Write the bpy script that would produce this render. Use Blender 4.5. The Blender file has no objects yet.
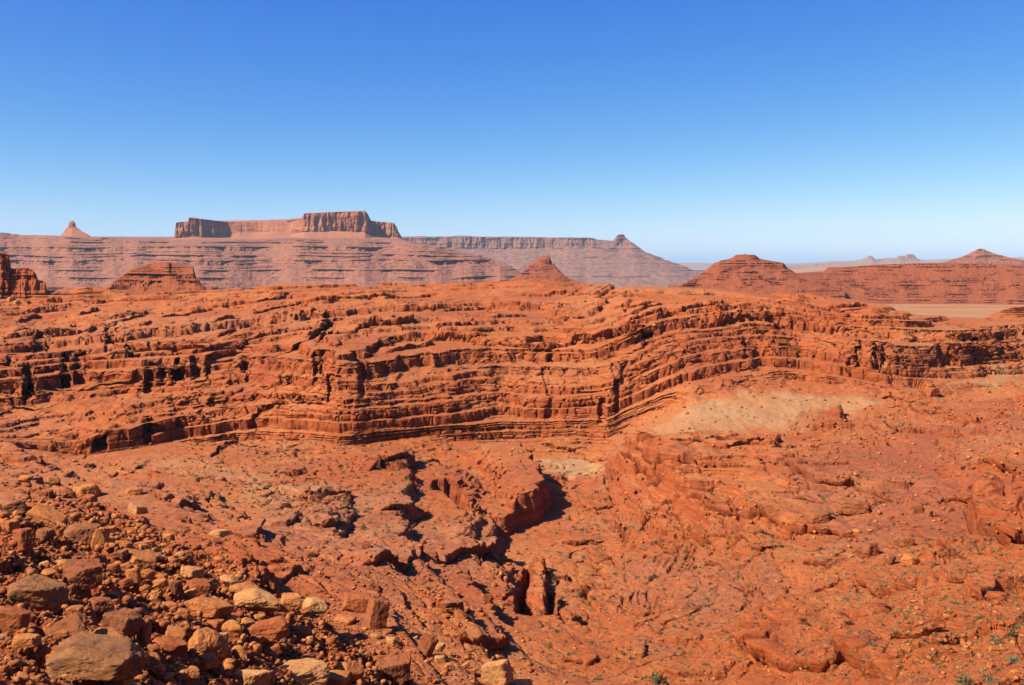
import bpy, bmesh, math, random
import numpy as np
from mathutils import Vector, Matrix, Euler

Q = 1.0      # row/column density of the ground mesh
scene = bpy.context.scene
COL = scene.collection
F, VH = 887.0, 260.0                         # focal length in px (1024 wide), horizon row

# ------------------------------------------------------------------ camera, sky, sun, exposure
cam = bpy.data.cameras.new('camera'); cam.sensor_width = 36.0; cam.lens = 36.0 * F / 1024.0
cam.shift_y = -(342.5 - VH) / 1024.0; cam.clip_start = 0.2; cam.clip_end = 120000.0
camo = bpy.data.objects.new('camera', cam); camo.rotation_euler = (math.radians(90), 0, 0)
COL.objects.link(camo); scene.camera = camo

SUN_EL, SUN_BACK = 44.0, 29.0                # elevation; degrees behind the left-hand side
az = math.radians(180 + SUN_BACK)
sdir = Vector((math.cos(az) * math.cos(math.radians(SUN_EL)), math.sin(az) * math.cos(math.radians(SUN_EL)), math.sin(math.radians(SUN_EL))))
sun = bpy.data.lights.new('sun', 'SUN'); sun.energy = 5.0; sun.angle = math.radians(0.5); sun.color = (1.0, 0.94, 0.85)
suno = bpy.data.objects.new('sun', sun); suno.rotation_euler = sdir.to_track_quat('Z', 'Y').to_euler(); suno.location = (-60, -60, 80)
COL.objects.link(suno)

world = bpy.data.worlds.new('World'); scene.world = world; world.use_nodes = True
nt = world.node_tree; bg = nt.nodes['Background']
sky = nt.nodes.new('ShaderNodeTexSky'); sky.sky_type = 'NISHITA'; sky.sun_disc = False
sky.sun_elevation = math.radians(SUN_EL); sky.sun_rotation = math.atan2(sdir.x, sdir.y) % (2 * math.pi)
sky.altitude = 1800; sky.air_density = 0.6; sky.dust_density = 3.0; sky.ozone_density = 1.0
SKYPOW = ((.455, 1.92), (1.13, 1.18), (4.65, .36))       # gain and power per channel
sx = nt.nodes.new('ShaderNodeSeparateColor'); cx = nt.nodes.new('ShaderNodeCombineColor'); nt.links.new(sky.outputs[0], sx.inputs[0])
for ch, (gain, pw) in enumerate(SKYPOW):
    p1 = nt.nodes.new('ShaderNodeMath'); p1.operation = 'POWER'; nt.links.new(sx.outputs[ch], p1.inputs[0]); p1.inputs[1].default_value = pw
    p2 = nt.nodes.new('ShaderNodeMath'); p2.operation = 'MULTIPLY'; nt.links.new(p1.outputs[0], p2.inputs[0]); p2.inputs[1].default_value = gain
    p3 = nt.nodes.new('ShaderNodeMath'); p3.operation = 'MINIMUM'; nt.links.new(p2.outputs[0], p3.inputs[0]); p3.inputs[1].default_value = 14.0
    nt.links.new(p3.outputs[0], cx.inputs[ch])
nt.links.new(cx.outputs[0], bg.inputs[0])
bg.inputs[1].default_value = 0.051
vs = scene.view_settings; vs.view_transform = 'Standard'; vs.look = 'None'; vs.gamma = 1.0; vs.exposure = 1.08
scene.cycles.max_bounces = 4; scene.cycles.diffuse_bounces = 2; scene.cycles.volume_bounces = 0

# ------------------------------------------------------------------ noise
f32 = np.float32
def _hash(ix, iy, seed):
    h = (ix.astype(np.uint32) * np.uint32(374761393) + iy.astype(np.uint32) * np.uint32(668265263) + np.uint32(seed * 1442695041 & 0xffffffff))
    h = (h ^ (h >> np.uint32(13))) * np.uint32(1274126177)
    return h ^ (h >> np.uint32(16))
_GA = np.linspace(0, 2 * np.pi, 256, endpoint=False)
_GX, _GY = np.cos(_GA).astype(f32), np.sin(_GA).astype(f32)
def perlin2(x, y, seed=0):
    x = np.asarray(x, f32); y = np.asarray(y, f32)
    fx, fy = np.floor(x), np.floor(y); ix, iy = fx.astype(np.int32), fy.astype(np.int32)
    dx, dy = x - fx, y - fy
    u = dx * dx * dx * (dx * (dx * 6 - 15) + 10); v = dy * dy * dy * (dy * (dy * 6 - 15) + 10)
    def g(a, b):
        k = _hash(ix + a, iy + b, seed) & np.uint32(255)
        return _GX[k] * (dx - a) + _GY[k] * (dy - b)
    a = g(0, 0); a += u * (g(1, 0) - a); b = g(0, 1); b += u * (g(1, 1) - b)
    return (a + v * (b - a)) * f32(1.5)
def perlin3(x, y, z, seed=0):
    z = np.asarray(z, f32); fz = np.floor(z); dz = z - fz; w = dz * dz * (3 - 2 * dz)
    k = fz.astype(np.int32)
    # two decorrelated 2-D slices blended in z
    a = perlin2(x + k * f32(17.31), y + k * f32(31.77), seed); b = perlin2(x + (k + 1) * f32(17.31), y + (k + 1) * f32(31.77), seed)
    return a + w * (b - a)
def fbm2(x, y, octs, seed=0, gain=0.5):
    s = 0; a = 1.0
    for o in range(octs):
        s = s + a * perlin2(x * 2 ** o, y * 2 ** o, seed + o * 7); a *= gain
    return s
def worley2(x, y, seed=0):
    fx, fy = np.floor(x).astype(np.int32), np.floor(y).astype(np.int32)
    f1 = np.full(x.shape, 9, f32); f2 = f1.copy(); cid = np.zeros(x.shape, f32)
    for a in (-1, 0, 1):
        for b in (-1, 0, 1):
            h = _hash(fx + a, fy + b, seed)
            px = (h & np.uint32(1023)).astype(f32) / 1023; py = ((h >> np.uint32(10)) & np.uint32(1023)).astype(f32) / 1023
            d = np.hypot(fx + a + px - x, fy + b + py - y).astype(f32)
            n = d < f1
            f2 = np.where(n, f1, np.minimum(f2, d)); cid = np.where(n, ((h >> np.uint32(20)) & np.uint32(1023)).astype(f32) / 1023, cid); f1 = np.where(n, d, f1)
    return f1, f2, cid
def sstep(a, b, x):
    t = np.clip((x - a) / (b - a), 0, 1); return t * t * (3 - 2 * t)

class Terrace:
    def __init__(s, z0, z1, tmin, tmax, a, r, seed, klo=0.4, khi=1.0, cut=0.0):
        rng = np.random.RandomState(seed); zs = [z0]
        while zs[-1] < z1: zs.append(zs[-1] + tmin + (tmax - tmin) * rng.uniform() ** 1.7)
        s.z = np.arange(z0, zs[-1], 0.01); i = np.searchsorted(zs, s.z, 'right') - 1
        zs = np.array(zs); i = np.clip(i, 0, len(zs) - 2); th = (zs[i + 1] - zs[i]); t = (s.z - zs[i]) / th
        k = rng.uniform(klo, khi, len(zs))[i]; aa = (a * rng.uniform(0.7, 1.15, len(zs)))[i]
        g = np.where(t < aa, r * t / aa, r + (1 - r) * np.clip((t - aa) / (1 - aa), 0, 1) ** 0.8)
        s.o = zs[i] + th * (t * (1 - k) + g * k) - cut * np.minimum(th, .9) * k * np.exp(-((t - aa + .02) / .045) ** 2); s.zs = zs
        s.q = (t - aa) * th; s.kk = k
        # ledge profile: each bed sticks out by its own amount, a thin notch at its base
        o = rng.uniform(-1, 1, len(zs)); s.p = o[i] - 1.6 * np.exp(-((t * th) / 0.16) ** 2) - 0.0 * t
    def __call__(s, h): return np.interp(h, s.z, s.o).astype(f32)
    def foot(s, h): return np.interp(h, s.z, s.q).astype(f32)
    def prof(s, h): return np.interp(h, s.z, s.p).astype(f32)

# ------------------------------------------------------------------ the ground: lines of (px column, px row, depth in m) from near to far
def L(*p): return np.array(p, float)
LINES = [
 # name, rows to the next line, line, roughness, terrace strength
 ('start', 30, None, .1, .0),
 ('n0', 280, L((0,702,16),(100,700,21),(200,700,32),(300,700,43),(400,700,50),(480,700,56),(560,700,62),(700,702,66),(850,700,60),(1024,700,48)), .35, .3),
 ('n1', 260, L((0,600,32),(100,600,40),(200,600,54),(300,600,65),(400,600,75),(470,605,84),(540,620,96),(600,630,99),(660,610,97),(750,600,92),(850,600,86),(1024,600,72)), .6, .8),
 ('n2', 260, L((0,520,62),(100,520,80),(200,520,98),(300,520,110),(400,530,118),(470,535,126),(520,550,133),(600,550,136),(680,540,132),(740,520,124),(850,520,118),(1024,520,104)), .75, .95),
 ('n3', 120, L((0,470,125),(100,470,140),(200,465,152),(300,468,152),(400,470,150),(470,480,158),(530,492,168),(580,495,168),(625,480,168),(690,464,158),(800,460,152),(1024,455,140)), .75, 1.),
 ('n4', 60, L((0,446,172),(75,460,180),(172,447,188),(290,447,190),(340,450,188),(380,447,190),(430,446,195),(490,448,200),(540,470,190),(600,471,192),(624,441,172),(690,432,182),(780,434,184),(860,425,190),(930,400,200),(1024,388,210)), .5, .7),
 ('n5', 110, L((0,440,185),(75,458,186),(172,443,195),(290,442,196),(340,444,194),(380,440,202),(430,434,208),(490,440,212),(540,455,205),(600,458,204),(624,462,184),(690,440,196),(780,435,200),(860,432,203),(930,420,216),(1024,400,226)), .3, .35),
 ('m1', 130, L((0,436,192),(75,456,190),(110,454,182),(150,442,193),(172,440,200),(230,441,206),(290,440,201),(335,441,196),(346,438,197),(360,434,199),(372,428,200),(445,420,208),(500,427,216),(540,434,217),(590,437,218),(607,440,216),(625,428,219),(642,418,221),(693,396,222),(727,391,225),(782,388,230),(892,397,222),(930,382,232),(1024,374,250)), .45, .8),
 ('m2', 120, L((0,426,200),(75,446,192),(110,436,186),(150,416,200),(172,413,206),(230,415,211),(290,412,206),(335,412,201),(346,408,202),(360,405,203),(372,403,206),(445,397,216),(500,399,226),(540,400,225),(590,402,226),(607,404,223),(625,399,226),(642,395,228),(693,371,230),(803,366,244),(879,375,234),(913,371,238),(960,364,248),(1024,358,266)), .9, 1.),
 ('m3', 160, L((0,406,214),(30,404,216),(65,389,226),(80,393,224),(147,391,226),(181,381,231),(246,377,236),(320,383,216),(335,384,208),(346,382,209),(360,377,211),(372,374,215),(445,372,229),(500,371,239),(548,371,238),(590,368,238),(607,367,236),(625,363,236),(642,359,238),(693,353,237),(803,351,250),(879,356,237),(913,351,241),(960,348,252),(1024,347,270)), 1., 1.),
 ('m4', 180, L((0,376,221),(30,376,222),(65,363,233),(80,371,230),(147,366,232),(181,358,237),(246,361,243),(320,358,224),(335,353,216),(346,352,217),(360,353,219),(372,351,223),(434,346,240),(502,344,251),(548,349,250),(590,344,251),(607,343,250),(625,343,248),(654,344,248),(685,342,245),(803,343,256),(875,341,244),(913,341,247),(960,337,258),(1024,334,277)), 1., 1.),
 ('m5', 210, L((0,345,247),(65,345,252),(100,337,259),(200,335,263),(300,330,258),(366,336,246),(434,333,266),(502,329,279),(548,331,273),(590,328,266),(630,324,260),(680,312,268),(723,306,276),(837,310,284),(875,311,276),(905,322,264),(940,326,276),(1024,321,300)), 1., 1.),
 ('m6', 30, L((0,299,370),(60,297,372),(120,291,375),(200,288,380),(300,284,382),(420,280,388),(500,277,388),(600,282,370),(700,289,345),(800,291,345),(870,298,325),(890,306,312),(920,315,305),(1024,318,345)), .75, .65),
 ('m7', 25, None, .3, .3), ('m8', 60, None, .1, .1), ('m9', 30, None, .03, 0.), ('m10', 1, None, .0, 0.)]

sc = Q
uu = np.concatenate([-60 - (np.geomspace(1, 2600, 70)[::-1]) - 150, np.arange(-210, -60, 2.0), np.arange(-60, 1084.01, 1.0 / sc), np.arange(1086, 1260, 2.0), 1260 + np.geomspace(1, 2600, 70)])
def smooth_u(vals, sig):
    g = np.arange(-200, 1225); v = np.interp(g, uu, vals)
    k = np.exp(-0.5 * (np.arange(-40, 41) / sig) ** 2); k /= k.sum()
    vs_ = np.convolve(np.pad(v, 40, mode='edge'), k, 'valid')
    return np.interp(uu, g, vs_)
Dl, Zl, Rl, Tl, Nl = [], [], [], [], []
for nm, nr, pts, ro, te in LINES:
    if pts is not None:
        v = np.interp(uu, pts[:, 0], pts[:, 1]); d = np.interp(uu, pts[:, 0], pts[:, 2])
        z = (VH - v) * d / F
        sg = 2.5 if nm[0] == 'm' and nm not in ('m6',) else 9
        d = smooth_u(d, sg); z = smooth_u(z, sg)
    elif nm == 'start': d = np.full(uu.shape, 2.5); z = np.full(uu.shape, -1.75)
    elif nm == 'm7': d = np.full(uu.shape, 640.); z = np.full(uu.shape, -45.)
    elif nm == 'm8': d = np.full(uu.shape, 820.); z = -61 - 110 * (1 - sstep(690, 840, uu))
    elif nm == 'm9': d = np.full(uu.shape, 2000.); z = -62 - 110 * (1 - sstep(690, 840, uu))
    else: d = np.full(uu.shape, 15800.); z = -63 - 110 * (1 - sstep(690, 840, uu))
    Dl.append(d); Zl.append(z); Rl.append(ro); Tl.append(te); Nl.append(max(1, int(nr * sc)))
for i in range(1, len(Dl)): Dl[i] = np.maximum(Dl[i], Dl[i - 1] + 1.0)
rows_d, rows_z, rows_r, rows_t, rows_s = [], [], [], [], []
for i in range(len(Dl) - 1):
    n = Nl[i]
    for k in range(n + (i == len(Dl) - 2)):
        t = k / n
        if LINES[i][0] in ('start', 'n0', 'n1', 'm8', 'm9'):
            d = Dl[i] * (Dl[i + 1] / Dl[i]) ** t; tt = (d - Dl[i]) / (Dl[i + 1] - Dl[i])
        else: d = Dl[i] + (Dl[i + 1] - Dl[i]) * t; tt = t
        rows_d.append(d); rows_z.append(Zl[i] + (Zl[i + 1] - Zl[i]) * tt)
        rows_r.append(Rl[i] + (Rl[i + 1] - Rl[i]) * t); rows_t.append(Tl[i] + (Tl[i + 1] - Tl[i]) * t); rows_s.append(i + t)
Y = np.array(rows_d, f32); Z = np.array(rows_z, f32); NR, NC = Y.shape
U = np.broadcast_to(uu.astype(f32), Y.shape); X = (U - 512) / f32(F) * Y
RO = np.array(rows_r, f32)[:, None] + np.zeros_like(Y); TE = np.array(rows_t, f32)[:, None] + np.zeros_like(Y); S = np.array(rows_s, f32)[:, None] + np.zeros_like(Y)
# light smoothing across the control lines
def blur_rows(A, n):
    k = np.ones(2 * n + 1) / (2 * n + 1); P = np.pad(A, ((n, n), (0, 0)), mode='edge'); c = np.cumsum(np.vstack([np.zeros((1, A.shape[1])), P]), 0)
    return ((c[2 * n + 1:] - c[:-(2 * n + 1)]) / (2 * n + 1)).astype(f32)
Z0 = Z.copy()
nb = max(2, int(9 * sc)); Zb = blur_rows(Z, nb); Yb = blur_rows(Y, nb); wgt = (S > 1) & (S < 12.9)
Z = np.where(wgt, Zb, Z); Y = np.where(wgt, Yb, Y); X = (U - 512) / f32(F) * Y

def unproj(u, v, d): return ((u - 512) / F * d, d, (VH - v) * d / F)
def poly_sd(poly, x, y):
    """signed distance to a plan polygon, positive inside"""
    p = np.array(poly, float); n = len(p); d2 = np.full(x.shape, 1e18); ins = np.zeros(x.shape, bool)
    for i in range(n):
        ax, ay = p[i]; bx, by = p[(i + 1) % n]; ex, ey = bx - ax, by - ay
        t = np.clip(((x - ax) * ex + (y - ay) * ey) / (ex * ex + ey * ey + 1e-9), 0, 1)
        d2 = np.minimum(d2, (ax + t * ex - x) ** 2 + (ay + t * ey - y) ** 2)
        ins ^= ((ay > y) != (by > y)) & (x < ex * (y - ay) / (ey + 1e-12) + ax)
    return np.where(ins, 1, -1) * np.sqrt(d2)
def bench(pts, edge, mode='max', wob=0.6, ws=5.0, dz=0.0, lift=None):
    """a block of beds standing up (max) or a slot cut down (min); pts are (u, v, d) of its top rim"""
    global Z
    P = [unproj(*p) for p in pts]; xy = [(a, b) for a, b, c in P]; xs = [a for a, b in xy]; ys = [b for a, b in xy]
    m = (X > min(xs) - 6) & (X < max(xs) + 6) & (Y > min(ys) - 6) & (Y < max(ys) + 6)
    x, y = X[m], Y[m]; sd = poly_sd(xy, x, y) + wob * perlin2(x / ws, y / ws, 91) + 0.4 * wob * perlin2(x / ws * 3, y / ws * 3, 92)
    A = np.array([[a, b, 1] for a, b, c in P]); c, *_ = np.linalg.lstsq(A, np.array([q[2] for q in P]), rcond=None)
    h = c[0] * x + c[1] * y + c[2] + dz
    w = sstep(-edge, edge * 0.3, sd); z = Z[m]
    h = np.maximum(h, z) if mode == 'max' else np.minimum(h, z)
    Z[m] = z + (h - z) * w
# benches and slots of the middle ground
# spur in the middle of the canyon
for k_ in range(5):
    e_ = k_ * 17
    bench([(464+e_*.35,526-e_*.2,142),(500,524-e_*.1,141),(518,502-e_*.1,146),(538,491-e_*.1,151),(541,470,157),(534,442,172),(516,428+e_*.1,186),(470+e_*.5,430,189),(438+e_,440,182),(434+e_,462,166),(442+e_*.8,492,152)], 3.0 if k_ == 0 else 1.1, wob=1.3, ws=5, dz=-4.2 + .95 * k_)
# dark slots beside the spur
bench([(436,500,150),(446,500,150),(446,486,156),(436,486,156)], .9, 'min', .4, 3)
bench([(450,500,148),(460,520,142),(470,528,140),(466,515,144),(458,490,154),(448,484,157)], .9, 'min', .4, 3, dz=-3)
# right bench: cliff corner and its lower steps
bench([(622,462,172),(640,475,166),(668,485,160),(700,490,152),(760,470,150),(780,440,178),(690,436,182),(626,440,180)], 1.2, dz=1.6)
bench([(664,478,150),(684,500,140),(700,528,131),(722,550,124),(760,556,120),(830,530,122),(830,490,140),(740,470,150)], 1.2, dz=1.6)
# dome ledge lower right
bench([(742,640,80),(770,655,78),(830,665,76),(900,668,74),(925,640,79),(890,612,86),(800,612,87),(752,620,84)], .9, dz=1.5)
bench([(790,492,136),(850,500,132),(905,508,126),(918,502,128),(880,478,140),(800,470,145)], .7, dz=.9)
bench([(860,440,165),(900,452,160),(950,462,152),(1040,466,148),(1040,430,170),(900,428,178)], .7, dz=1.0)
bench([(905,474,142),(945,482,138),(985,486,134),(985,470,142),(930,464,146)], .6, dz=.9)
bench([(255,560,83),(300,552,88),(312,540,94),(300,530,98),(250,536,93),(222,556,83)], .7, dz=-.2)
bench([(150,482,128),(195,486,130),(240,492,128),(215,502,120),(200,505,117),(155,498,118)], .7, dz=.6)
bench([(360,468,158),(408,462,160),(415,450,170),(380,446,176),(350,458,166)], .6, dz=1.6)
bench([(400,548,112),(470,548,124),(478,520,138),(430,516,134),(380,530,118)], .6, dz=1.2)
bench([(205,535,92),(256,545,88),(262,520,100),(225,516,98)], .7, dz=.3)
# outcrop at right edge
bench([(976,516,104),(982,538,100),(1010,548,97),(1040,560,94),(1060,510,104),(1020,494,109),(990,500,108)], .6, dz=2.6)
# ravine slot
bench([(518,622,97),(529,621,97),(532,590,108),(535,556,124),(528,552,126),(523,580,112)], .5, 'min', .4, 3, dz=-5)
bench([(547,604,102),(553,603,102),(554,582,112),(548,580,113)], .4, 'min', .3, 3, dz=-2)
bench([(526,600,105),(545,604,103),(544,560,122),(534,556,124)], .5, 'max', .4, 3, dz=.5)
bench([(782,434,205),(800,418,208),(820,413,210),(838,413,211),(846,430,206),(810,436,204)], 1.6, wob=1.5, ws=3, dz=2.2)
# wall foot: mound on the plain
# shadowed steps at the right edge
bench([(990,588,74),(1045,592,73),(1045,566,79),(1003,566,79)], .4, 'min', .3, 3, dz=-3.2)
bench([(1000,690,48),(1050,690,48),(1050,646,54.5),(1006,648,54)], .4, 'min', .3, 3, dz=-3.0)

# ---- wandering of the cliff lines, then beds
wall = sstep(5.6, 7.6, S) * (1 - sstep(12.4, 13.2, S))
mid = sstep(1.5, 3.0, S) * (1 - sstep(6, 7, S))
# joints: buttresses pushed back and forth along the wall
ww = 2.6 * fbm2(X / 30, Y / 30 + Z / 60, 3, 11) + .8 * perlin2(X / 6.0, Y / 14.0 + Z / 9, 12)
f1, f2, cid = worley2(X / 7.5 + 0.15 * perlin2(X / 5, Y / 5, 5), Y / 16.0, 14)
notch = (cid > .86) * sstep(0.0, .25, f2 - f1)
cl = sstep(7.0, 8.2, S) * (1 - sstep(11, 11.6, S))
left = 1 - sstep(380, 480, U)
Y = Y + wall * ww + cl * (1.1 * (cid - .5) * 2 + notch * (1.8 + 1.6 * left) - 1.2 * np.exp(-((f2 - f1) / .05) ** 2) * 0)
# hand-placed dark alcoves (column, half-width, from line, to line, depth m)
for (u0, hw, s0, s1, dep) in [(29,5,9.2,10.4,9),(66,4,9.3,10.6,7),(80,5,9.6,10.7,6),(149,4,9.0,10.1,6),(162,3,9.1,10.1,5),(178,5,9.1,10.1,7),(196,4,9.2,10.2,5),(246,3,9.2,10.2,5),
                              (318,4,9.0,10.2,4),(327,6,9.4,10.2,6),(331,3,8.3,9.4,4),(147,4,7.1,7.9,4),(100,7,7.0,7.8,5),(110,4,10.6,11.2,8),(130,3,10.4,10.8,6),(330,4,10.9,11.3,9),(12,4,10.3,10.7,6),(40,6,10.7,11.1,9),
                              (362,2.5,8.4,10.0,2.2),(602,3,7.4,8.2,2.5),(617,2,7.6,8.6,2.5),(624,3,8.4,9.6,2.5),(648,4,9.8,10.6,5),(876,3,8.5,10.0,4),(884,3,8.6,9.8,4),(858,2.5,8.6,9.8,3),(1000,4,8.5,10,4),(975,3,8.6,10,4)]:
    du = np.abs(U - u0 + 1.5 * perlin2(S * 3.1, S * 0 + u0, 3)); w = sstep(hw + 1.2, hw - .3, du) * sstep(s0 - .05, s0 + .12, S) * (1 - sstep(s1 - .06, s1 + .06, S))
    Y = Y + w.astype(f32) * dep
X = (U - 512) / f32(F) * Y

n_lo = 1.5 * fbm2(X / 60, Y / 60, 2, 21) + 0.9 * fbm2(X / 19, Y / 19, 2, 23)
n_hi = (0.7 - .42 * sstep(9.4, 10.2, S)) * fbm2(X / 6.5, Y / 6.5, 3, 27, .55)
g1, g2, gid = worley2(X / 5.0 + .3 * perlin2(X / 4, Y / 4, 31), Y / 5.0 + .3 * perlin2(X / 4, Y / 4, 32), 33)
blocks = (gid - .5) * 1.0 - 0.9 * np.exp(-((g2 - g1) / .07) ** 2)
blkmask = sstep(-.05, .25, perlin2(X / 45, Y / 45, 41))
near = sstep(.9, 2.2, S)
VB = VH - F * Z / np.maximum(Y, 1)
fieldm = np.zeros(X.shape, f32); mk = (U < 460) & (V0 > 440) if False else (U < 460) & (VB > 470) & (S > 1) & (S < 5)
fieldm[mk] = sstep(-14, 18, poly_sd([(-200,505),(60,495),(160,530),(250,575),(335,630),(420,680),(420,800),(-200,800)], U[mk].astype(float), VB[mk].astype(float)) + 14 * perlin2(X[mk] / 6, Y[mk] / 6, 44))
t1, t2, tid = worley2(X / 1.9 + .25 * perlin2(X / 1.3, Y / 1.3, 35), Y / 2.2 + .25 * perlin2(X / 1.3, Y / 1.3, 36), 37)
u1, u2, uid = worley2(X / .8, Y / .9, 38)
talus = fieldm * (.75 * (tid - .45) - .55 * np.exp(-((t2 - t1) / .09) ** 2) + .24 * (uid - .5) - .16 * np.exp(-((u2 - u1) / .1) ** 2))
slick = (sstep(590, 680, U) + .45 * sstep(180, 260, U) * (1 - sstep(400, 450, U))) * (1 - sstep(5.4, 6.2, S))
blocks = blocks * (1 - .45 * slick) * (1 - .6 * sstep(9.4, 10.2, S))
H = Z + RO * (n_lo * (0.25 + .75 * near) * (1 + .35 * slick) + n_hi * (.5 + .5 * near) * (1 - .62 * slick)) + talus + RO * blocks * (.22 + .55 * blkmask) * (.2 + .8 * near)
TE = TE * (1 - .85 * fieldm)
dip = 0.012 * X - 0.006 * Y + wall * (2.0 * perlin2(X / 95, Y / 95, 81) + .7 * perlin2(X / 34, Y / 34, 82) + .05 * np.minimum(X + 42, 0) + 7.0 * sstep(20, 50, X) * (1 - .6 * sstep(70, 110, X)) - .02 * np.maximum(X - 60, 0) * 0)
tmix = sstep(-.3, .1, perlin2(X / 38, Y / 38, 83))
T1 = Terrace(-90, 90, 1.3, 5.0, .72, .18, 101, .75, 1.0)
T1b = Terrace(-90, 90, 2.2, 8.0, .60, .30, 111, .5, .95)
T2 = Terrace(-90, 90, .5, 3.0, .82, .14, 102, .75, 1.0, .12)
hl = H - dip
plainm = sstep(5.9, 6.1, S) * (1 - sstep(6.9, 7.1, S)) * sstep(640, 700, U)
TEs = np.clip(TE * (1 + .3 * slick), 0, 1.) * (1 - .8 * plainm)
ht = T1(hl) * tmix + T1b(hl) * (1 - tmix); tk = .6 + .4 * sstep(-.3, .15, perlin2(X / 22, Y / 22, 84)); midz = 1 - sstep(5.4, 6.0, S); topz = sstep(9.6, 10.3, S); hl2 = hl + (ht - hl) * TEs * (1 - wall * (1 - tk)) * (1 - .7 * midz * slick) * (1 - .35 * topz)
T3 = Terrace(-90, 90, .3, 1.15, .84, .14, 103, .7, 1.0, .1)
ht2 = T2(hl2); tk2 = .4 + .6 * sstep(-.25, .2, perlin2(X / 17, Y / 17 + Z / 6, 85)); hl3 = hl2 + (ht2 - hl2) * np.clip(TEs * 1.1, 0, 1) * (1 - wall * (1 - np.maximum(tk2, .9 * topz))) * (1 - .4 * midz * slick)
def grad_plan(A):
    xu, xs, yu, ys = np.gradient(X, axis=1), np.gradient(X, axis=0), np.gradient(Y, axis=1), np.gradient(Y, axis=0); au, as_ = np.gradient(A, axis=1), np.gradient(A, axis=0)
    det = xu * ys - yu * xs; det = np.where(np.abs(det) < 1e-6, 1e-6, det); return np.hypot((au * ys - as_ * yu) / det, (as_ * xu - au * xs) / det)
# undercut: a narrow gap along the foot of each bed edge, broken here and there
brk = sstep(-.05, .35, perlin2(X / 7, Y / 7, 93)); dep = np.clip(Y / 120, .5, 2.4)
gap3 = np.exp(-((T3.foot(hl3) / np.maximum(grad_plan(hl3), .03) + .13 * dep) / (.15 * dep)) ** 2) * .55 * dep * brk * (1 - fieldm) * sstep(1.05, 1.4, S) * (1 - sstep(5.6, 6.2, S)) * (.35 + .65 * slick)
gap2 = np.exp(-((T2.foot(hl2) / np.maximum(grad_plan(hl2), .03) + .13 * dep) / (.15 * dep)) ** 2) * .6 * dep * brk * (1 - fieldm) * np.clip(sstep(1.05, 1.4, S) * (1 - sstep(5.6, 6.2, S)) + topz * (1 - sstep(11.95, 12.0, S)), 0, 1)
fine_ = sstep(.9, 1.3, S) * (1 - sstep(8, 9, S)); hl3 = hl3 + (T3(hl3) - hl3) * fine_ * (.8 + .2 * slick) * np.clip(TEs * 1.2, 0, 1)
Z = (hl3 - np.maximum(gap2, gap3) + dip).astype(f32)
# bedrock slabs: straight joints, each slab a little higher or lower than the next
w1, w2, wid = worley2(X / 9 + Y / 40, Y / 6.5, 95); smask = slick * sstep(-.15, .15, perlin2(X / 28, Y / 28, 96)) * sstep(1.1, 1.6, S) * (1 - plainm)
Z = Z + (smask * ((wid - .5) * .9 - .45 * np.exp(-((w2 - w1) / .035) ** 2))).astype(f32)
# fine unevenness everywhere
Z = Z + 0.10 * (1 - .55 * slick) * fbm2(X / 1.7, Y / 1.7, 2, 51) * (0.3 + .7 * near) * (1 - .6 * sstep(12.5, 13.5, S)) + .03 * perlin2(X / .45, Y / .45, 57)
VL = VH - F * Z / np.maximum(Y, .5)
def plan_at(u, v):
    j = int(np.argmin(np.abs(uu - u))); rm = np.minimum.accumulate(VL[:, j]); k = int(np.argmax(rm <= v)); return float(X[k, j]), float(Y[k, j])
def ledge(pts, h, back=6.0, front=.26, groove=.2):
    """a bed edge along a traced line: the ground on its left-hand side stands h higher and fades back into the slope"""
    global X, Y, Z
    P = [plan_at(u, v) for u, v in pts]; xs = [p[0] for p in P]; ys = [p[1] for p in P]; r = back * 2.5
    m = (X > min(xs) - r) & (X < max(xs) + r) & (Y > min(ys) - r) & (Y < max(ys) + r) & (S < 13)
    dk = ys[0]; front = max(front, .0020 * dk); groove = groove * max(1, (dk / 130) ** .8)
    x, y = X[m], Y[m]; best = np.full(x.shape, 1e9, f32); sd = np.zeros(x.shape, f32); tt = np.zeros(x.shape, f32); fx = np.zeros(x.shape, f32); fy = np.zeros(x.shape, f32); n = len(P) - 1
    wx = x + .55 * perlin2(x / 2.2, y / 2.2, 86) + .2 * perlin2(x / .7, y / .7, 87); wy = y + .8 * perlin2(x / 2.2 + 9, y / 2.2, 88) + .2 * perlin2(x / .7, y / .7 + 5, 89)
    for i in range(n):
        (ax, ay), (bx, by) = P[i], P[i + 1]; ex, ey = bx - ax, by - ay; l2 = ex * ex + ey * ey + 1e-9; t = ((wx - ax) * ex + (wy - ay) * ey) / l2; tc = np.clip(t, 0, 1)
        d = np.hypot(ax + tc * ex - wx, ay + tc * ey - wy); c = ex * (wy - ay) - ey * (wx - ax); q = d < best
        sd = np.where(q, np.where(c > 0, d, -d), sd); tt = np.where(q, (i + t) / n, tt); l = math.sqrt(l2); fx = np.where(q, ey / l, fx); fy = np.where(q, -ex / l, fy); best = np.where(q, d, best)
    taper = sstep(-.02, .12, tt) * (1 - sstep(.88, 1.02, tt)); hh = h * (1.25 if dk < 200 and h < 1.6 else 1.0) * (.75 + .5 * perlin2(x / 4, y / 4, 90))
    w = sstep(-front * .3, front, sd) * np.exp(-np.clip(sd, 0, None) / back) - groove * np.exp(-((sd + front * .7) / (front * .9)) ** 2)
    Z[m] = Z[m] + (hh * w * taper).astype(f32)
    # the bed overhangs: its lip leans out, its foot is eaten back
    lean = taper * np.clip(hh, 0, 1.6) * (.95 * np.exp(-((sd - front * 1.1) / (front * 1.5)) ** 2) - .65 * np.exp(-((sd + front * .9) / (front * 1.1)) ** 2)) * (.5 + .5 * sstep(-.4, .2, perlin2(x / 3, y / 3, 97)))
    X[m] = X[m] + (fx * lean).astype(f32); Y[m] = Y[m] + (fy * lean).astype(f32)
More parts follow.
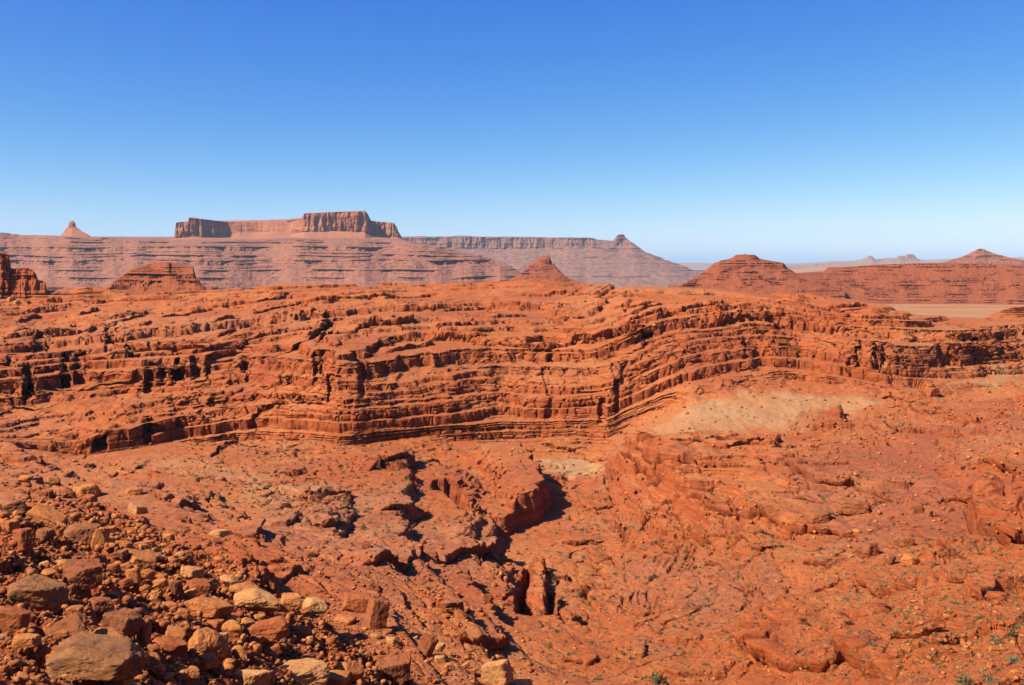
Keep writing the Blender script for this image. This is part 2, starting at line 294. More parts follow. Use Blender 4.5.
for pts_, h_, bk_ in [
  ([(760,467),(778,463),(796,474),(821,486),(853,486),(882,499),(907,504)], 1.0, 7), ([(685,508),(714,517),(749,526),(778,528),(803,534),(832,534),(871,537)], .9, 8), ([(674,479),(678,504),(681,526),(699,544),(721,549)], 1.8, 9),
  ([(660,444),(692,445),(724,444),(767,444),(817,447),(850,458)], .7, 8), ([(978,465),(1000,469),(1030,475)], 1.1, 8), ([(971,520),(982,533),(1010,544),(1035,546)], 2.4, 10), ([(896,520),(917,533),(946,547),(971,563)], .7, 6),
  ([(745,622),(744,644),(755,658),(782,669),(814,672),(842,662),(871,674),(880,678)], 1.7, 9), ([(883,658),(925,651),(940,640)], .7, 5), ([(706,576),(731,587),(757,587),(782,608)], .6, 5), ([(664,597),(671,612)], .7, 4), ([(803,565),(835,567)], .5, 4), ([(864,583),(878,597),(907,594)], 1.0, 4),
  ([(655,672),(681,680)], .5, 4), ([(689,672),(710,680)], .5, 4), ([(971,596),(996,603)], .6, 4), ([(935,626),(957,629)], .5, 4), ([(625,439),(640,450),(668,463),(694,466)], 1.3, 8), ([(621,455),(640,466),(668,478)], 1.5, 8), ([(689,437),(710,446),(727,448),(752,443),(778,446)], .7, 6),
  ([(850,420),(896,431),(938,433),(981,433),(1024,439)], 1.5, 9), ([(888,410),(921,416),(950,414)], .9, 8), ([(367,472),(378,463),(392,461),(412,454)], 1.4, 7), ([(360,565),(406,569),(424,551)], 1.0, 6), ([(435,562),(453,558),(485,554),(489,542)], 1.3, 7), ([(557,544),(589,544),(596,572),(617,590)], .7, 5),
  ([(574,494),(589,511),(617,504)], .8, 6), ([(539,444),(575,451),(607,461)], 1.0, 6), ([(660,551),(678,558)], .9, 5), ([(111,479),(136,472),(154,479)], 1.0, 5), ([(147,490),(164,501),(179,508),(200,508)], 1.0, 7), ([(214,526),(243,537),(257,538),(259,522)], .7, 6),
  ([(243,576),(265,567),(286,562)], .35, 5), ([(261,587),(286,581),(307,572)], .4, 5), ([(286,529),(297,515)], .7, 4), ([(325,529),(340,524)], .8, 4), ([(210,458),(222,448),(240,443)], .7, 5), ([(0,461),(18,463)], 1.0, 5), ([(44,449),(89,444),(110,447)], .8, 6),
  ([(330,470),(350,466)], .6, 5), ([(300,498),(330,494),(352,498)], .5, 6), ([(380,512),(410,520),(432,514)], .8, 6), ([(640,525),(664,520)], .6, 5), ([(600,520),(622,535),(640,556)], .6, 5), ([(575,560),(583,590),(600,612)], .6, 5), ([(790,500),(812,506),(838,503),(868,512)], .7, 5), ([(700,560),(722,566),(738,575)], .5, 5),
  ([(840,610),(862,618),(882,612)], .6, 4), ([(930,575),(952,582),(968,580)], .5, 4), ([(430,610),(448,616),(470,606)], .7, 4), ([(455,640),(480,648),(500,640)], .8, 4), ([(620,610),(640,618),(655,612)], .5, 4), ([(560,660),(590,665),(612,655)], .5, 4), ([(815,595),(838,590)], .4, 4), ([(725,545),(760,552),(790,548)], .6, 6), ([(930,505),(955,500),(975,506)], .7, 6), ([(940,420),(975,424),(1010,420)], 1.0, 8), ([(640,660),(650,640)], .5, 4),
  ([(17,323),(28,320),(41,318)], 2.0, 8), ([(77,316),(90,313),(99,311)], 2.0, 8), ([(0,340),(44,336),(73,335),(99,328)], 2.4, 10), ([(140,327),(150,323)], 1.6, 7), ([(216,322),(226,319),(234,318)], 1.6, 8), ([(268,327),(276,323),(286,321)], 2.0, 8), ([(302,322),(309,316),(315,310)], 1.6, 8),
  ([(217,339),(226,335),(234,332)], 1.8, 8), ([(103,357),(154,350),(205,348),(246,343),(290,333)], 1.5, 9), ([(34,304),(60,302),(96,302),(137,301),(191,300)], 1.5, 9), ([(205,307),(235,304),(260,302),(294,292)], 1.4, 9), ([(308,338),(318,332),(328,325),(345,321)], 1.5, 9), ([(60,330),(80,329),(110,326),(150,312)], 1.4, 8), ([(160,318),(190,314),(215,310)], 1.3, 8), ([(240,332),(262,330),(280,329)], 1.4, 8),
  ([(354,332),(373,325),(396,323),(417,321)], 2.2, 9), ([(385,353),(419,347),(434,345)], 1.7, 7), ([(498,342),(525,347),(548,349),(574,340),(593,338),(624,330),(647,327)], 2.0, 9), ([(434,328),(455,326),(480,325)], 1.4, 8), ([(544,319),(563,323),(586,317)], 1.8, 9), ([(377,311),(434,308),(491,309),(548,306)], 1.3, 9), ([(330,300),(380,296),(440,294)], 1.1, 9), ([(450,314),(490,318),(530,316)], 1.3, 8), ([(520,296),(570,293),(620,296)], 1.2, 9), ([(400,336),(440,338),(490,336)], 1.3, 7),
  ([(625,325),(651,314),(680,312),(697,308),(723,306),(740,310)], 2.0, 9), ([(769,300),(800,305),(837,310),(871,306)], 1.8, 9), ([(693,290),(740,289),(803,290)], 1.6, 9), ([(600,295),(630,296),(660,299)], 1.3, 9), ([(735,329),(790,325),(854,329)], 1.6, 8), ([(610,310),(640,306),(664,305)], 1.3, 8), ([(150,296),(200,293),(250,290)], 1.0, 9), ([(20,312),(60,311),(100,308)], 1.0, 7), ([(250,316),(300,304),(340,302)], 1.2, 8), ([(690,322),(740,320),(790,316)], 1.5, 8), ([(930,348),(970,346),(1010,345)], 1.2, 8)]:
    ledge(pts_, h_, bk_)
# far plain kept level
farm = sstep(13.0, 14.0, S); Z = Z * (1 - farm) + Z0 * farm

# ---- overhangs and cracks: move steep faces in and out along their own horizontal normal
dXu, dXs = np.gradient(X, axis=1), np.gradient(X, axis=0); dYu, dYs = np.gradient(Y, axis=1), np.gradient(Y, axis=0); dZu, dZs = np.gradient(Z, axis=1), np.gradient(Z, axis=0)
nx = dYu * dZs - dZu * dYs; ny = dZu * dXs - dXu * dZs; nz = dXu * dYs - dYu * dXs
ln = np.sqrt(nx * nx + ny * ny + nz * nz) + 1e-9; sg = np.sign(nz); sg[sg == 0] = 1
nx, ny, nz = nx / ln * sg, ny / ln * sg, np.abs(nz / ln)
steep = sstep(.14, .55, 1 - nz) * (S > 1) * (S < 13)
k3 = np.ones(5) / 5
lh = np.sqrt(nx * nx + ny * ny) + 1e-6
zl = Z - dip + .25 * perlin2(X / 9, Y / 9, 61)
um = sstep(-.35, .45, fbm2(X / 14, Y / 14, 3, 67)) * (1 - .5 * sstep(.1, .5, perlin2(X / 40, Z / 5, 68)))
pro = (.06 + .32 * um) * T2.prof(zl) + (.06 + .30 * um) * T1.prof(zl)
pro = pro + .35 * perlin3(X / 2.6, Y / 2.6, Z / 1.3, 63)
c1, c2, cc = worley2(X / 3.4, Y / 3.4, 65)
pro = pro - .7 * np.exp(-((c2 - c1) / .06) ** 2)
pro = pro * (.4 + .6 * sstep(5.0, 6.2, S))
dist_k = np.clip(Y / 160, .15, 1.2)
X = X + nx / lh * steep * pro * dist_k; Y = Y + ny / lh * steep * pro * dist_k
SL = nz

# ------------------------------------------------------------------ materials
def mat(name):
    m = bpy.data.materials.new(name); m.use_nodes = True; n = m.node_tree
    b = n.nodes['Principled BSDF']; b.inputs['Roughness'].default_value = .95; b.inputs['Specular IOR Level'].default_value = .12
    return m, n, b
class NB:
    """short hand for building node trees"""
    def __init__(s, n): s.n = n; s.geo = n.nodes.new('ShaderNodeNewGeometry')
    def link(s, a, b): s.n.links.new(a, b)
    def val(s, sock, v):
        if hasattr(v, 'is_linked') or isinstance(v, bpy.types.NodeSocket): s.link(v, sock)
        else: sock.default_value = v
    def noise(s, vec, scale, detail=4, rough=.55, dist=0):
        t = s.n.nodes.new('ShaderNodeTexNoise'); s.link(vec, t.inputs['Vector']); t.inputs['Scale'].default_value = scale
        t.inputs['Detail'].default_value = detail; t.inputs['Roughness'].default_value = rough; t.inputs['Distortion'].default_value = dist
        return t.outputs['Fac']
    def voro(s, vec, scale, feature='F1', out='Distance'):
        t = s.n.nodes.new('ShaderNodeTexVoronoi'); t.feature = feature; s.link(vec, t.inputs['Vector']); t.inputs['Scale'].default_value = scale
        return t.outputs[out]
    def mapr(s, f, a, b, c=0., d=1.):
        t = s.n.nodes.new('ShaderNodeMapRange'); t.interpolation_type = 'SMOOTHSTEP'
        s.val(t.inputs['Value'], f); t.inputs['From Min'].default_value = a; t.inputs['From Max'].default_value = b; t.inputs['To Min'].default_value = c; t.inputs['To Max'].default_value = d
        return t.outputs[0]
    def math(s, op, a, b=0.0, c=None):
        t = s.n.nodes.new('ShaderNodeMath'); t.operation = op; s.val(t.inputs[0], a); s.val(t.inputs[1], b)
        if c is not None: s.val(t.inputs[2], c)
        return t.outputs[0]
    def mix(s, f, a, b, mode='MIX'):
        t = s.n.nodes.new('ShaderNodeMix'); t.data_type = 'RGBA'; t.blend_type = mode
        s.val(t.inputs[0], f)
        for i_, c_ in ((6, a), (7, b)): s.val(t.inputs[i_], C4(*c_) if isinstance(c_, tuple) and len(c_) == 3 else c_)
        return t.outputs[2]
    def vscale(s, vec, v):
        t = s.n.nodes.new('ShaderNodeVectorMath'); t.operation = 'MULTIPLY'; s.link(vec, t.inputs[0]); t.inputs[1].default_value = v; return t.outputs[0]
    def ramp(s, f, stops, interp='LINEAR'):
        t = s.n.nodes.new('ShaderNodeValToRGB'); t.color_ramp.interpolation = interp; s.link(f, t.inputs[0]); e = t.color_ramp.elements
        stops = [(p, C4(*c[:3]) if len(c) == 3 else c) for p, c in stops]
        while len(e) < len(stops): e.new(.5)
        for el, (p, c) in zip(e, stops): el.position = p; el.color = c if len(c) == 4 else (*c, 1)
        return t.outputs[0]
    def sepz(s, vec):
        t = s.n.nodes.new('ShaderNodeSeparateXYZ'); s.link(vec, t.inputs[0]); return t.outputs
    def attr(s, name):
        t = s.n.nodes.new('ShaderNodeAttribute'); t.attribute_name = name; return t
    def bump(s, h, strength, dist, prev=None):
        t = s.n.nodes.new('ShaderNodeBump'); t.inputs['Strength'].default_value = strength; t.inputs['Distance'].default_value = dist; s.link(h, t.inputs['Height'])
        if prev is not None: s.link(prev, t.inputs['Normal'])
        return t.outputs[0]
KA = .585
def C4(r, g, b): return (r * KA, g * KA, b * KA * .85, 1)

def ground_material():
    m, n, b = mat('red_sandstone'); q = NB(n); pos = q.geo.outputs['Position']
    at = q.attr('zones'); zr = q.sepz(at.outputs['Color'])
    pale, purple, soil = zr[0], zr[1], zr[2]
    slope = q.sepz(q.geo.outputs['Normal'])[2]
    # beds: colour by height, gently warped
    wv = q.vscale(pos, (.035, .035, 1.3))
    bed = q.noise(wv, 1.0, 5, .7, .3)
    bedfine = q.noise(q.vscale(pos, (.12, .12, 5.)), 1.0, 3, .6)
    rock = q.ramp(bed, [(.3, (.27, .055, .020)), (.45, (.40, .090, .030)), (.55, (.48, .125, .042)), (.68, (.36, .070, .024)), (.8, (.55, .17, .07))])
    rock = q.mix(q.mapr(bedfine, .4, .7, 0, .5), rock, C4(.24, .045, .018))
    varn = q.noise(q.vscale(pos, (.9, .9, .09)), 1.0, 4, .6)
    rock = q.mix(q.mapr(varn, .55, .75, 0, .45), rock, C4(.20, .040, .020))
    big = q.noise(pos, .03, 5, .6)
    sand = q.mix(q.mapr(big, .38, .62), C4(.48, .118, .034), C4(.54, .170, .058))
    grit = q.noise(pos, 1.1, 6, .75)
    sand = q.mix(q.mapr(grit, .45, .66, 0, .85), sand, C4(.33, .075, .028))
    spk = q.noise(pos, 3.3, 3, .7)
    sand = q.mix(q.mapr(spk, .55, .68, 0, .75), sand, C4(.62, .30, .14))
    stony = q.noise(pos, .11, 4, .65)
    flatrock = q.mix(q.mapr(grit, .4, .62), C4(.48, .19, .085), C4(.32, .10, .05))
    sand = q.mix(q.mapr(stony, .52, .64, 0, .7), sand, flatrock)
    fl = q.mapr(q.math('ADD', slope, q.math('MULTIPLY', q.math('SUBTRACT', grit, .5), .25)), .72, .93)
    col = q.mix(fl, rock, sand)
    soilc = q.mix(q.mapr(grit, .38, .64), C4(.50, .115, .030), C4(.34, .062, .020))
    soilc = q.mix(q.mapr(spk, .57, .68, 0, .7), soilc, C4(.58, .24, .10))
    col = q.mix(q.math('MULTIPLY', soil, .7), col, soilc)
    purp = q.mix(q.mapr(grit, .38, .62), C4(.44, .155, .085), C4(.26, .085, .05))
    purp = q.mix(q.mapr(spk, .57, .68, 0, .6), purp, C4(.55, .26, .13))
    col = q.mix(q.math('MULTIPLY', purple, .72), col, purp)
    tan = q.mix(q.mapr(q.noise(pos, .25, 5, .7), .35, .65), C4(.52, .25, .12), C4(.48, .27, .14))
    tan = q.mix(q.mapr(grit, .5, .75, 0, .7), tan, C4(.38, .13, .05))
    tone = q.noise(pos, .022, 5, .62); col = q.mix(q.mapr(tone, .5, .62, 0, .5), col, q.mix(grit, C4(.40, .085, .034), C4(.27, .060, .030))); tone2 = q.noise(q.vscale(pos, (.016, .03, .05)), 1.0, 5, .6, .4); col = q.mix(q.mapr(tone2, .54, .64, 0, .28), col, q.mix(grit, C4(.52, .23, .11), C4(.40, .15, .075)))
    col = q.mix(pale, col, tan)
    n.links.new(col, b.inputs['Base Color'])
    h1 = q.noise(pos, 1.6, 9, .8); h2 = q.noise(q.vscale(pos, (.35, .35, 4.5)), 1., 5, .7); h3 = q.voro(pos, 1.4)
    nb_ = q.bump(h1, .5, .22); nb_ = q.bump(q.math('MULTIPLY', h2, q.math('SUBTRACT', 1.0, fl)), .6, .4, nb_); nb_ = q.bump(q.math('MULTIPLY', q.mapr(h3, .0, .35, 1., 0.), q.mapr(stony, .45, .6)), .5, .12, nb_)
    n.links.new(nb_, b.inputs['Normal'])
    return m
MG = ground_material()

# ------------------------------------------------------------------ ground mesh
def grid_mesh(name, X, Y, Z, material, attrs=None, smooth=False):
    nr, nc = X.shape; me = bpy.data.meshes.new(name)
    co = np.empty((nr * nc, 3), f32); co[:, 0] = X.ravel(); co[:, 1] = Y.ravel(); co[:, 2] = Z.ravel()
    i = np.arange(nr * nc, dtype=np.int32).reshape(nr, nc)
    q = np.stack([i[:-1, :-1], i[:-1, 1:], i[1:, 1:], i[1:, :-1]], -1).reshape(-1)
    me.vertices.add(nr * nc); me.vertices.foreach_set('co', co.ravel())
    nf = len(q) // 4; me.loops.add(len(q)); me.loops.foreach_set('vertex_index', q)
    me.polygons.add(nf); me.polygons.foreach_set('loop_start', np.arange(0, nf * 4, 4, dtype=np.int32))
    if smooth: me.polygons.foreach_set('use_smooth', np.ones(nf, bool))
    me.update(calc_edges=True)
    if attrs is not None:
        a = me.attributes.new('zones', 'FLOAT_COLOR', 'POINT'); a.data.foreach_set('color', attrs.astype(f32).ravel())
    me.materials.append(material); o = bpy.data.objects.new(name, me); COL.objects.link(o); return o
V = VH - F * Z0 / np.maximum(Y, 1)
def zone(polys, soft=10, seed=71, jit=10):
    jx = jit * fbm2(X / 12, Y / 12, 3, seed); jy = jit * .5 * fbm2(X / 12 + 50, Y / 12, 3, seed + 1); a = np.zeros(X.shape, f32)
    for poly, k in polys:
        us, vs_ = [p[0] for p in poly], [p[1] for p in poly]
        m = (U > min(us) - 40) & (U < max(us) + 40) & (V > min(vs_) - 30) & (V < max(vs_) + 30)
        if not m.any(): continue
        a[m] = np.maximum(a[m], k * sstep(-soft, soft, poly_sd(poly, (U + jx)[m].astype(float), (V + jy)[m].astype(float))))
    return a
pale = zone([([(640,432),(700,402),(740,393),(800,391),(890,400),(850,420),(760,432)], .95), ([(640,434),(660,422),(720,410),(760,420),(700,432)], 1.),
             ([(945,386),(975,375),(1030,370),(1030,384)], .8), ([(536,460),(560,456),(606,466),(600,480),(550,470)], 1.),
             ([(160,464),(210,462),(300,470),(260,478),(180,474)], .45), ([(230,478),(340,480),(330,492),(250,488)], .4), ([(380,486),(430,480),(420,500)], .3)], 3.5, 71, 16)
pale = pale * (.65 + .35 * sstep(-.3, .15, fbm2(X / 22 + Y / 30, Y / 6, 3, 78))) * (.7 + .3 * sstep(-.35, .1, fbm2(X / 9, Y / 9, 4, 77)))
pale = np.maximum(pale, (S > 13.6) * np.clip(.75 + .6 * fbm2(X / 160, Y / 60, 4, 79), 0, 1))
purple = zone([([(270,500),(400,480),(440,520),(400,560),(330,560),(250,530)], .8), ([(120,480),(200,495),(220,520),(150,515)], .6), ([(420,520),(500,525),(500,560),(400,575),(330,570)], .75),
               ([(780,470),(880,455),(960,480),(960,520),(880,545),(800,500)], .8), ([(620,555),(760,560),(800,600),(700,610),(610,600)], .55), ([(840,430),(1030,420),(1030,455),(860,470)], .6),
               ([(350,575),(400,590),(390,640),(340,610)], .7), ([(0,330),(250,310),(600,300),(600,325),(330,330),(0,350)], .35), ([(780,385),(900,385),(960,360),(880,385),(700,390)], .5)], 12, 73, 16)
soil = zone([([(0,560),(90,560),(240,560),(330,580),(420,640),(420,700),(0,700)], .75), ([(560,590),(700,640),(740,640),(700,700),(560,700)], .5), ([(740,610),(900,600),(940,640),(900,690),(740,690)], .9),
             ([(840,560),(1030,520),(1030,700),(900,700),(850,620)], .8), ([(60,500),(180,520),(330,540),(280,565),(100,560)], .7), ([(900,450),(1030,460),(1030,520),(940,490)], .7)], 14, 75, 20)
attrs = np.stack([pale, purple, soil, np.ones_like(pale)], -1).reshape(-1, 4)
go = grid_mesh('ground', X, Y, Z, MG, attrs)
go['kind'] = 'structure'; go['label'] = 'red sandstone canyon floor, benches and stepped canyon wall'; go['category'] = 'terrain'
print('ground', X.shape)

# ------------------------------------------------------------------ far mesas and buttes
def far_material(name, cols, tal, cap, period, dark=1.0):
    cols = [tuple(x * dark for x in c) for c in cols]; tal = tuple(x * dark for x in tal[:3]) + (1,); cap = tuple(x * dark for x in cap[:3]) + (1,)
    m, n, b = mat(name); q = NB(n); pos = q.geo.outputs['Position']
    slope = q.sepz(q.geo.outputs['Normal'])[2]
    bed = q.noise(q.vscale(pos, (.002, .002, 1. / period)), 1.0, 5, .75, .2)
    k = len(cols); c = q.ramp(bed, [(.3 + .4 * i / (k - 1), cc) for i, cc in enumerate(cols)])
    vert = q.noise(q.vscale(pos, (1.2 / period, 1.2 / period, .12 / period)), 1.0, 4, .65)
    c = q.mix(q.mapr(vert, .5, .72, 0, .5), c, cap)
    grit = q.noise(pos, .8 / period, 6, .75)
    t = q.mix(q.mapr(grit, .4, .62), tal, cols[len(cols) // 2])
    c = q.mix(q.mapr(q.math('ADD', slope, q.math('MULTIPLY', q.math('SUBTRACT', grit, .5), .5)), .5, .85), c, t)
    fan = q.noise(q.vscale(pos, (.30 / period, .30 / period, .05 / period)), 1.0, 4, .6, .5); c = q.mix(q.mapr(fan, .5, .6, 0, .7), c, t)
    n.links.new(c, b.inputs['Base Color'])
    n.links.new(q.bump(q.noise(pos, 1.6 / period, 6, .75), .6, period * .4), b.inputs['Normal'])
    return m
M_PURPLE = far_material('banded_purple_rock', [(.17, .042, .034), (.40, .120, .080), (.22, .052, .038), (.46, .185, .120), (.19, .045, .034), (.38, .10, .064)], C4(.36, .135, .09), C4(.12, .034, .028), 13, .88)
M_CLIFF = far_material('pale_red_cliff', [(.40, .125, .070), (.33, .09, .050), (.46, .165, .092), (.30, .078, .046)], C4(.52, .19, .095), C4(.20, .056, .036), 30, .98)
M_RED = far_material('red_banded_rock', [(.22, .040, .020), (.46, .105, .042), (.27, .050, .022), (.50, .14, .062), (.25, .045, .020), (.42, .09, .036)], C4(.46, .11, .042), C4(.14, .028, .017), 5, .74)
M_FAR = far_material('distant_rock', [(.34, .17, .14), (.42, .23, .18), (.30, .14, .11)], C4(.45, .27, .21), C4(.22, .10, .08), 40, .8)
def landform(name, label, lines, material, wave, flute, beds, strength=1.0, seed=1, step=.5, bumps=0.02, cat='mesa', big=.5):
    """lines: (rows, [(u, v, d) ...], roughness); drawn out between its foot in front and its foot behind"""
    u0 = min(p[0] for p in lines[0][1]); u1 = max(p[0] for p in lines[0][1]); u = np.arange(u0, u1 + step, step)
    ds, zs = [], []
    for rows, pts, *_ in lines:
        p = np.array(pts, float); d = np.interp(u, p[:, 0], p[:, 2]); v = np.interp(u, p[:, 0], p[:, 1])
        ds.append(d); zs.append((VH - v) * d / F)
    yy, zz, rr, ss = [], [], [], []
    for i in range(len(lines) - 1):
        n = lines[i][0]
        for k in range(n + (i == len(lines) - 2)):
            t = k / n; yy.append(ds[i] + (ds[i + 1] - ds[i]) * t); zz.append(zs[i] + (zs[i + 1] - zs[i]) * t)
            rr.append(np.full(u.shape, lines[i][2] * (1 - t) + lines[i + 1][2] * t)); ss.append(np.full(u.shape, i + t))
    Yl, Zl_, R, Sl = (np.array(a, f32) for a in (yy, zz, rr, ss)); Ul = np.broadcast_to(u.astype(f32), Yl.shape); Xl = (Ul - 512) / f32(F) * Yl
    st_ = sstep(.8, 2.2, np.gradient(Zl_, axis=0) / (np.abs(np.gradient(Yl, axis=0)) + 1e-3)); FL = flute * (.1 + .9 * st_); Xr = (Ul - 512) / f32(F) * f32(np.mean(Yl[:len(Yl) // 2]))
    Yl = Yl + R * FL * (fbm2(Xr / wave, Zl_ / (wave * 3), 4, seed, .6))
    Yl = Yl + R * big * wave * fbm2(Xr / (wave * 4.5), Zl_ / (wave * 14) + Xr * 0, 3, seed + 21, .55)
    f1, f2, ci = worley2(Xr / wave * 1.7, Zl_ / (wave * 5), seed + 3); Yl = Yl + R * FL * .6 * (ci - .5) + R * FL * .35 * np.exp(-((f2 - f1) / .08) ** 2)
    Zn = Zl_ + R * bumps * wave * fbm2(Xl / wave * 1.3, Yl / wave * 1.3, 4, seed + 5, .6)
    T = Terrace(-400, 900, beds[0], beds[1], .72, .42, seed + 9, .5, 1.); Tt = Terrace(-400, 900, beds[0] / 4, beds[1] / 4, .7, .35, seed + 10, .3, 1.)
    h = Zn + .06 * wave * perlin2(Xl / wave / 3, Yl / wave / 3, seed + 11); T_b = Terrace(-400, 900, beds[0] * 1.7, beds[1] * 1.4, .6, .45, seed + 12, .4, 1.); mx = sstep(-.15, .15, perlin2(Xr / wave / 4, Zl_ / wave, seed + 13)); hn = T(h) * mx + T_b(h) * (1 - mx); hn = h + (hn - h) * strength; hn = hn + (Tt(hn) - hn) * strength * .8
    Zn = hn - (h - Zn)
    Yl = Yl - R * strength * (.1 + .9 * sstep(-.25, .35, fbm2(Xr / wave / 2.0, Zl_ / wave * 1.5, 3, seed + 15))) * (.45 * flute * T.prof(h) + .4 * flute * Tt.prof(h))
    Xl = (Ul - 512) / f32(F) * Yl
    o = grid_mesh(name, Xl, Yl, Zn, material); o['kind'] = 'structure'; o['label'] = label; o['category'] = cat
    return o
LEFT = -90
landform('plateau', 'banded purple plateau with stepped cliffs behind the orange canyon rim', [
  (14, [(LEFT,310,2400),(420,310,2400),(500,300,2500),(545,290,2700)], 0),
  (60, [(LEFT,287,2450),(200,286,2450),(420,286,2450),(500,284,2550),(542,281,2700)], .5),
  (90, [(LEFT,273,2560),(100,272,2560),(130,273,2540),(300,270,2560),(420,270,2560),(500,273,2600),(535,279,2720)], 1),
  (90, [(LEFT,258,2700),(150,257,2720),(300,255,2700),(420,258,2700),(500,267,2700),(533,278,2750)], 1),
  (80, [(LEFT,246,2850),(100,247,2850),(200,247,2830),(300,244,2850),(420,249,2830),(480,258,2800),(530,278,2800)], 1),
  (30, [(LEFT,233,3000),(-20,232,3000),(6,233,3000),(20,235.2,3000),(52,236,3000),(90,238.6,3000),(104,238,3000),(122,240.4,3000),(150,239.6,3000),(166,241.6,3000),(180,241.5,3000),(260,239,3000),(400,240,3000),(430,245,2950),(480,254,2900),(510,265,2850),(528,277,2850)], .6),
  (10, [(LEFT,236,4600),(400,237,4600),(430,246,4000),(528,276,3000)], 0), (1, [(LEFT,276,4700),(400,276,4700),(545,282,3100)], 0)],
  M_PURPLE, 60, 34, (14, 42), 1.0, 201, .6, .05, 'plateau', 1.5)
landform('mesa', 'large flat topped mesa with a tall square cliff block at its right end', [
  (50, [(160,244,3300),(410,246,3300)], .3),
  (26, [(168,240.5,3420),(176,238,3500),(195,236.5,3520),(212,237.5,3560),(228,237,3620),(290,234,3660),(304,231.5,3560),(365,231.5,3560),(372,235,3640),(398,238,3650),(404,241,3650)], .6),
  (70, [(168,240,3440),(174,238.4,3505),(175.5,238,3506),(195,236,3526),(212,237,3566),(228,233,3640),(262,232,3690),(290,230,3680),(303,231,3566),(366,231,3566),(372,234,3646),(398,237,3655),(400,240,3655),(404,241,3650)], 1),
  (16, [(168,240,3460),(174,238,3520),(176,223,3522),(178,222,3523),(188,221.5,3535),(189,217.5,3540),(197,218.5,3545),(212,220,3585),(228,222,3680),(262,221.5,3730),(285,221,3720),(302,218.5,3620),(304,213.5,3585),(330,212,3580),(340,212,3582),(365,211,3580),(367,213,3590),(369,221,3660),(394,223,3670),(397,226,3672),(399.5,237,3665),(404,241,3655)], .6),
  (10, [(168,240,3470),(174,238,3800),(176,222.5,3900),(187,221.5,3900),(190,217,3900),(215,220.5,3900),(262,220,3950),(285,219,3950),(302,217.5,3900),(305,213,3900),(340,211.5,3900),(365,210.5,3900),(368,214,3900),(371,220.5,3900),(394,222.5,3900),(398,230,3900),(404,241,3700)], .2),
  (1, [(160,250,4100),(410,250,4100)], 0)],
  M_CLIFF, 45, 22, (30, 90), .35, 221, .4, .02)
landform('butte', 'small pointed red butte with a square cap on the left plateau edge', [
  (30, [(52,246,3200),(100,246,3200)], .2), (30, [(54,239,3300),(60,237,3330),(66,229.5,3360),(72,227,3370),(78,228.5,3370),(88,235,3330),(97,240,3300)], .5),
  (12, [(54,239,3320),(60,236.5,3350),(67,227,3376),(68,226,3380),(69.5,221.5,3384),(72,220.5,3384),(74.5,221.5,3384),(76,226.5,3380),(88,234.5,3350),(97,240,3320)], .5),
  (10, [(54,239,3340),(60,236.5,3400),(68,226,3410),(70,221,3410),(72,220,3410),(74.5,221,3410),(76.5,227,3410),(88,235,3400),(97,240,3340)], .2), (1, [(52,250,3600),(100,250,3600)], 0)],
  M_CLIFF, 25, 9, (10, 30), .5, 231, .3, .02, 'butte')
landform('ridge', 'long pale purple ridge ending in a square rock tower above a stepped slope', [
  (60, [(395,292,5200),(745,292,5200)], .3),
  (60, [(395,270,5500),(520,270,5500),(600,272,5450),(680,275,5450),(735,286,5450)], .8),
  (30, [(395,251,5800),(430,250,5800),(520,250,5800),(600,249,5800),(640,254,5780),(660,263,5700),(690,271,5650),(730,284,5500)], 1),
  (50, [(395,247.5,5840),(440,247.5,5840),(520,248,5840),(600,247,5840),(614,245,5840),(630,247,5840),(645,252,5800),(660,260.5,5740),(690,268.5,5680),(730,283.5,5520)], 1),
  (12, [(395,237.5,5880),(430,236.5,5880),(470,236,5880),(520,237,5880),(560,237.5,5880),(592,237.5,5880),(596,239.5,5880),(613,240.5,5880),(615.5,240,5880),(617,235,5880),(620,234.5,5880),(624,234.5,5880),(626,238,5880),(630,240.5,5870),(636,246,5860),(645,251.5,5820),(660,260,5760),(690,268,5700),(730,283.5,5540)], .5),
  (8, [(395,236.5,6300),(430,235.8,6300),(470,235.5,6300),(520,236.5,6300),(560,237,6300),(592,237,6300),(597,239.5,6200),(613,240.5,6100),(617,235,5960),(620,234,5960),(624,234.3,5960),(626.5,238,5960),(630,240.5,5960),(645,251.5,5960),(690,268,5900),(730,283.5,5600)], .2), (1, [(395,290,6600),(745,292,6600)], 0)],
  far_material('pale_banded_rock', [(.27, .10, .08), (.38, .18, .14), (.30, .11, .085), (.42, .22, .17)], C4(.42, .21, .155), C4(.22, .07, .055), 26, .82), 60, 26, (18, 60), .8, 241, .4, .03, 'ridge')
landform('butte', 'small dark red butte with a flat top between the plateau and the pale ridge', [
  (50, [(500,288,1650),(580,288,1650)], .3), (50, [(508,280,1690),(520,274,1700),(540,263,1730),(552,266,1730),(566,277,1700),(574,280,1690)], 1),
  (8, [(508,280,1700),(520,273.5,1720),(528,267,1735),(533,262.5,1742),(537,259,1746),(540,256.5,1749),(549,255.3,1750),(550.5,260,1748),(554,264,1742),(560,271,1730),(566,276.5,1720),(574,280,1700)], .6),
  (8, [(508,280,1720),(520,273.5,1760),(533,262.5,1770),(537,259,1780),(540,256.3,1780),(549,255.1,1780),(551,260,1770),(560,271,1760),(566,276.5,1750),(574,280,1720)], .2), (1, [(500,290,1900),(580,290,1900)], 0)],
  M_RED, 16, 8, (4, 12), 1., 251, .3, .04, 'butte')
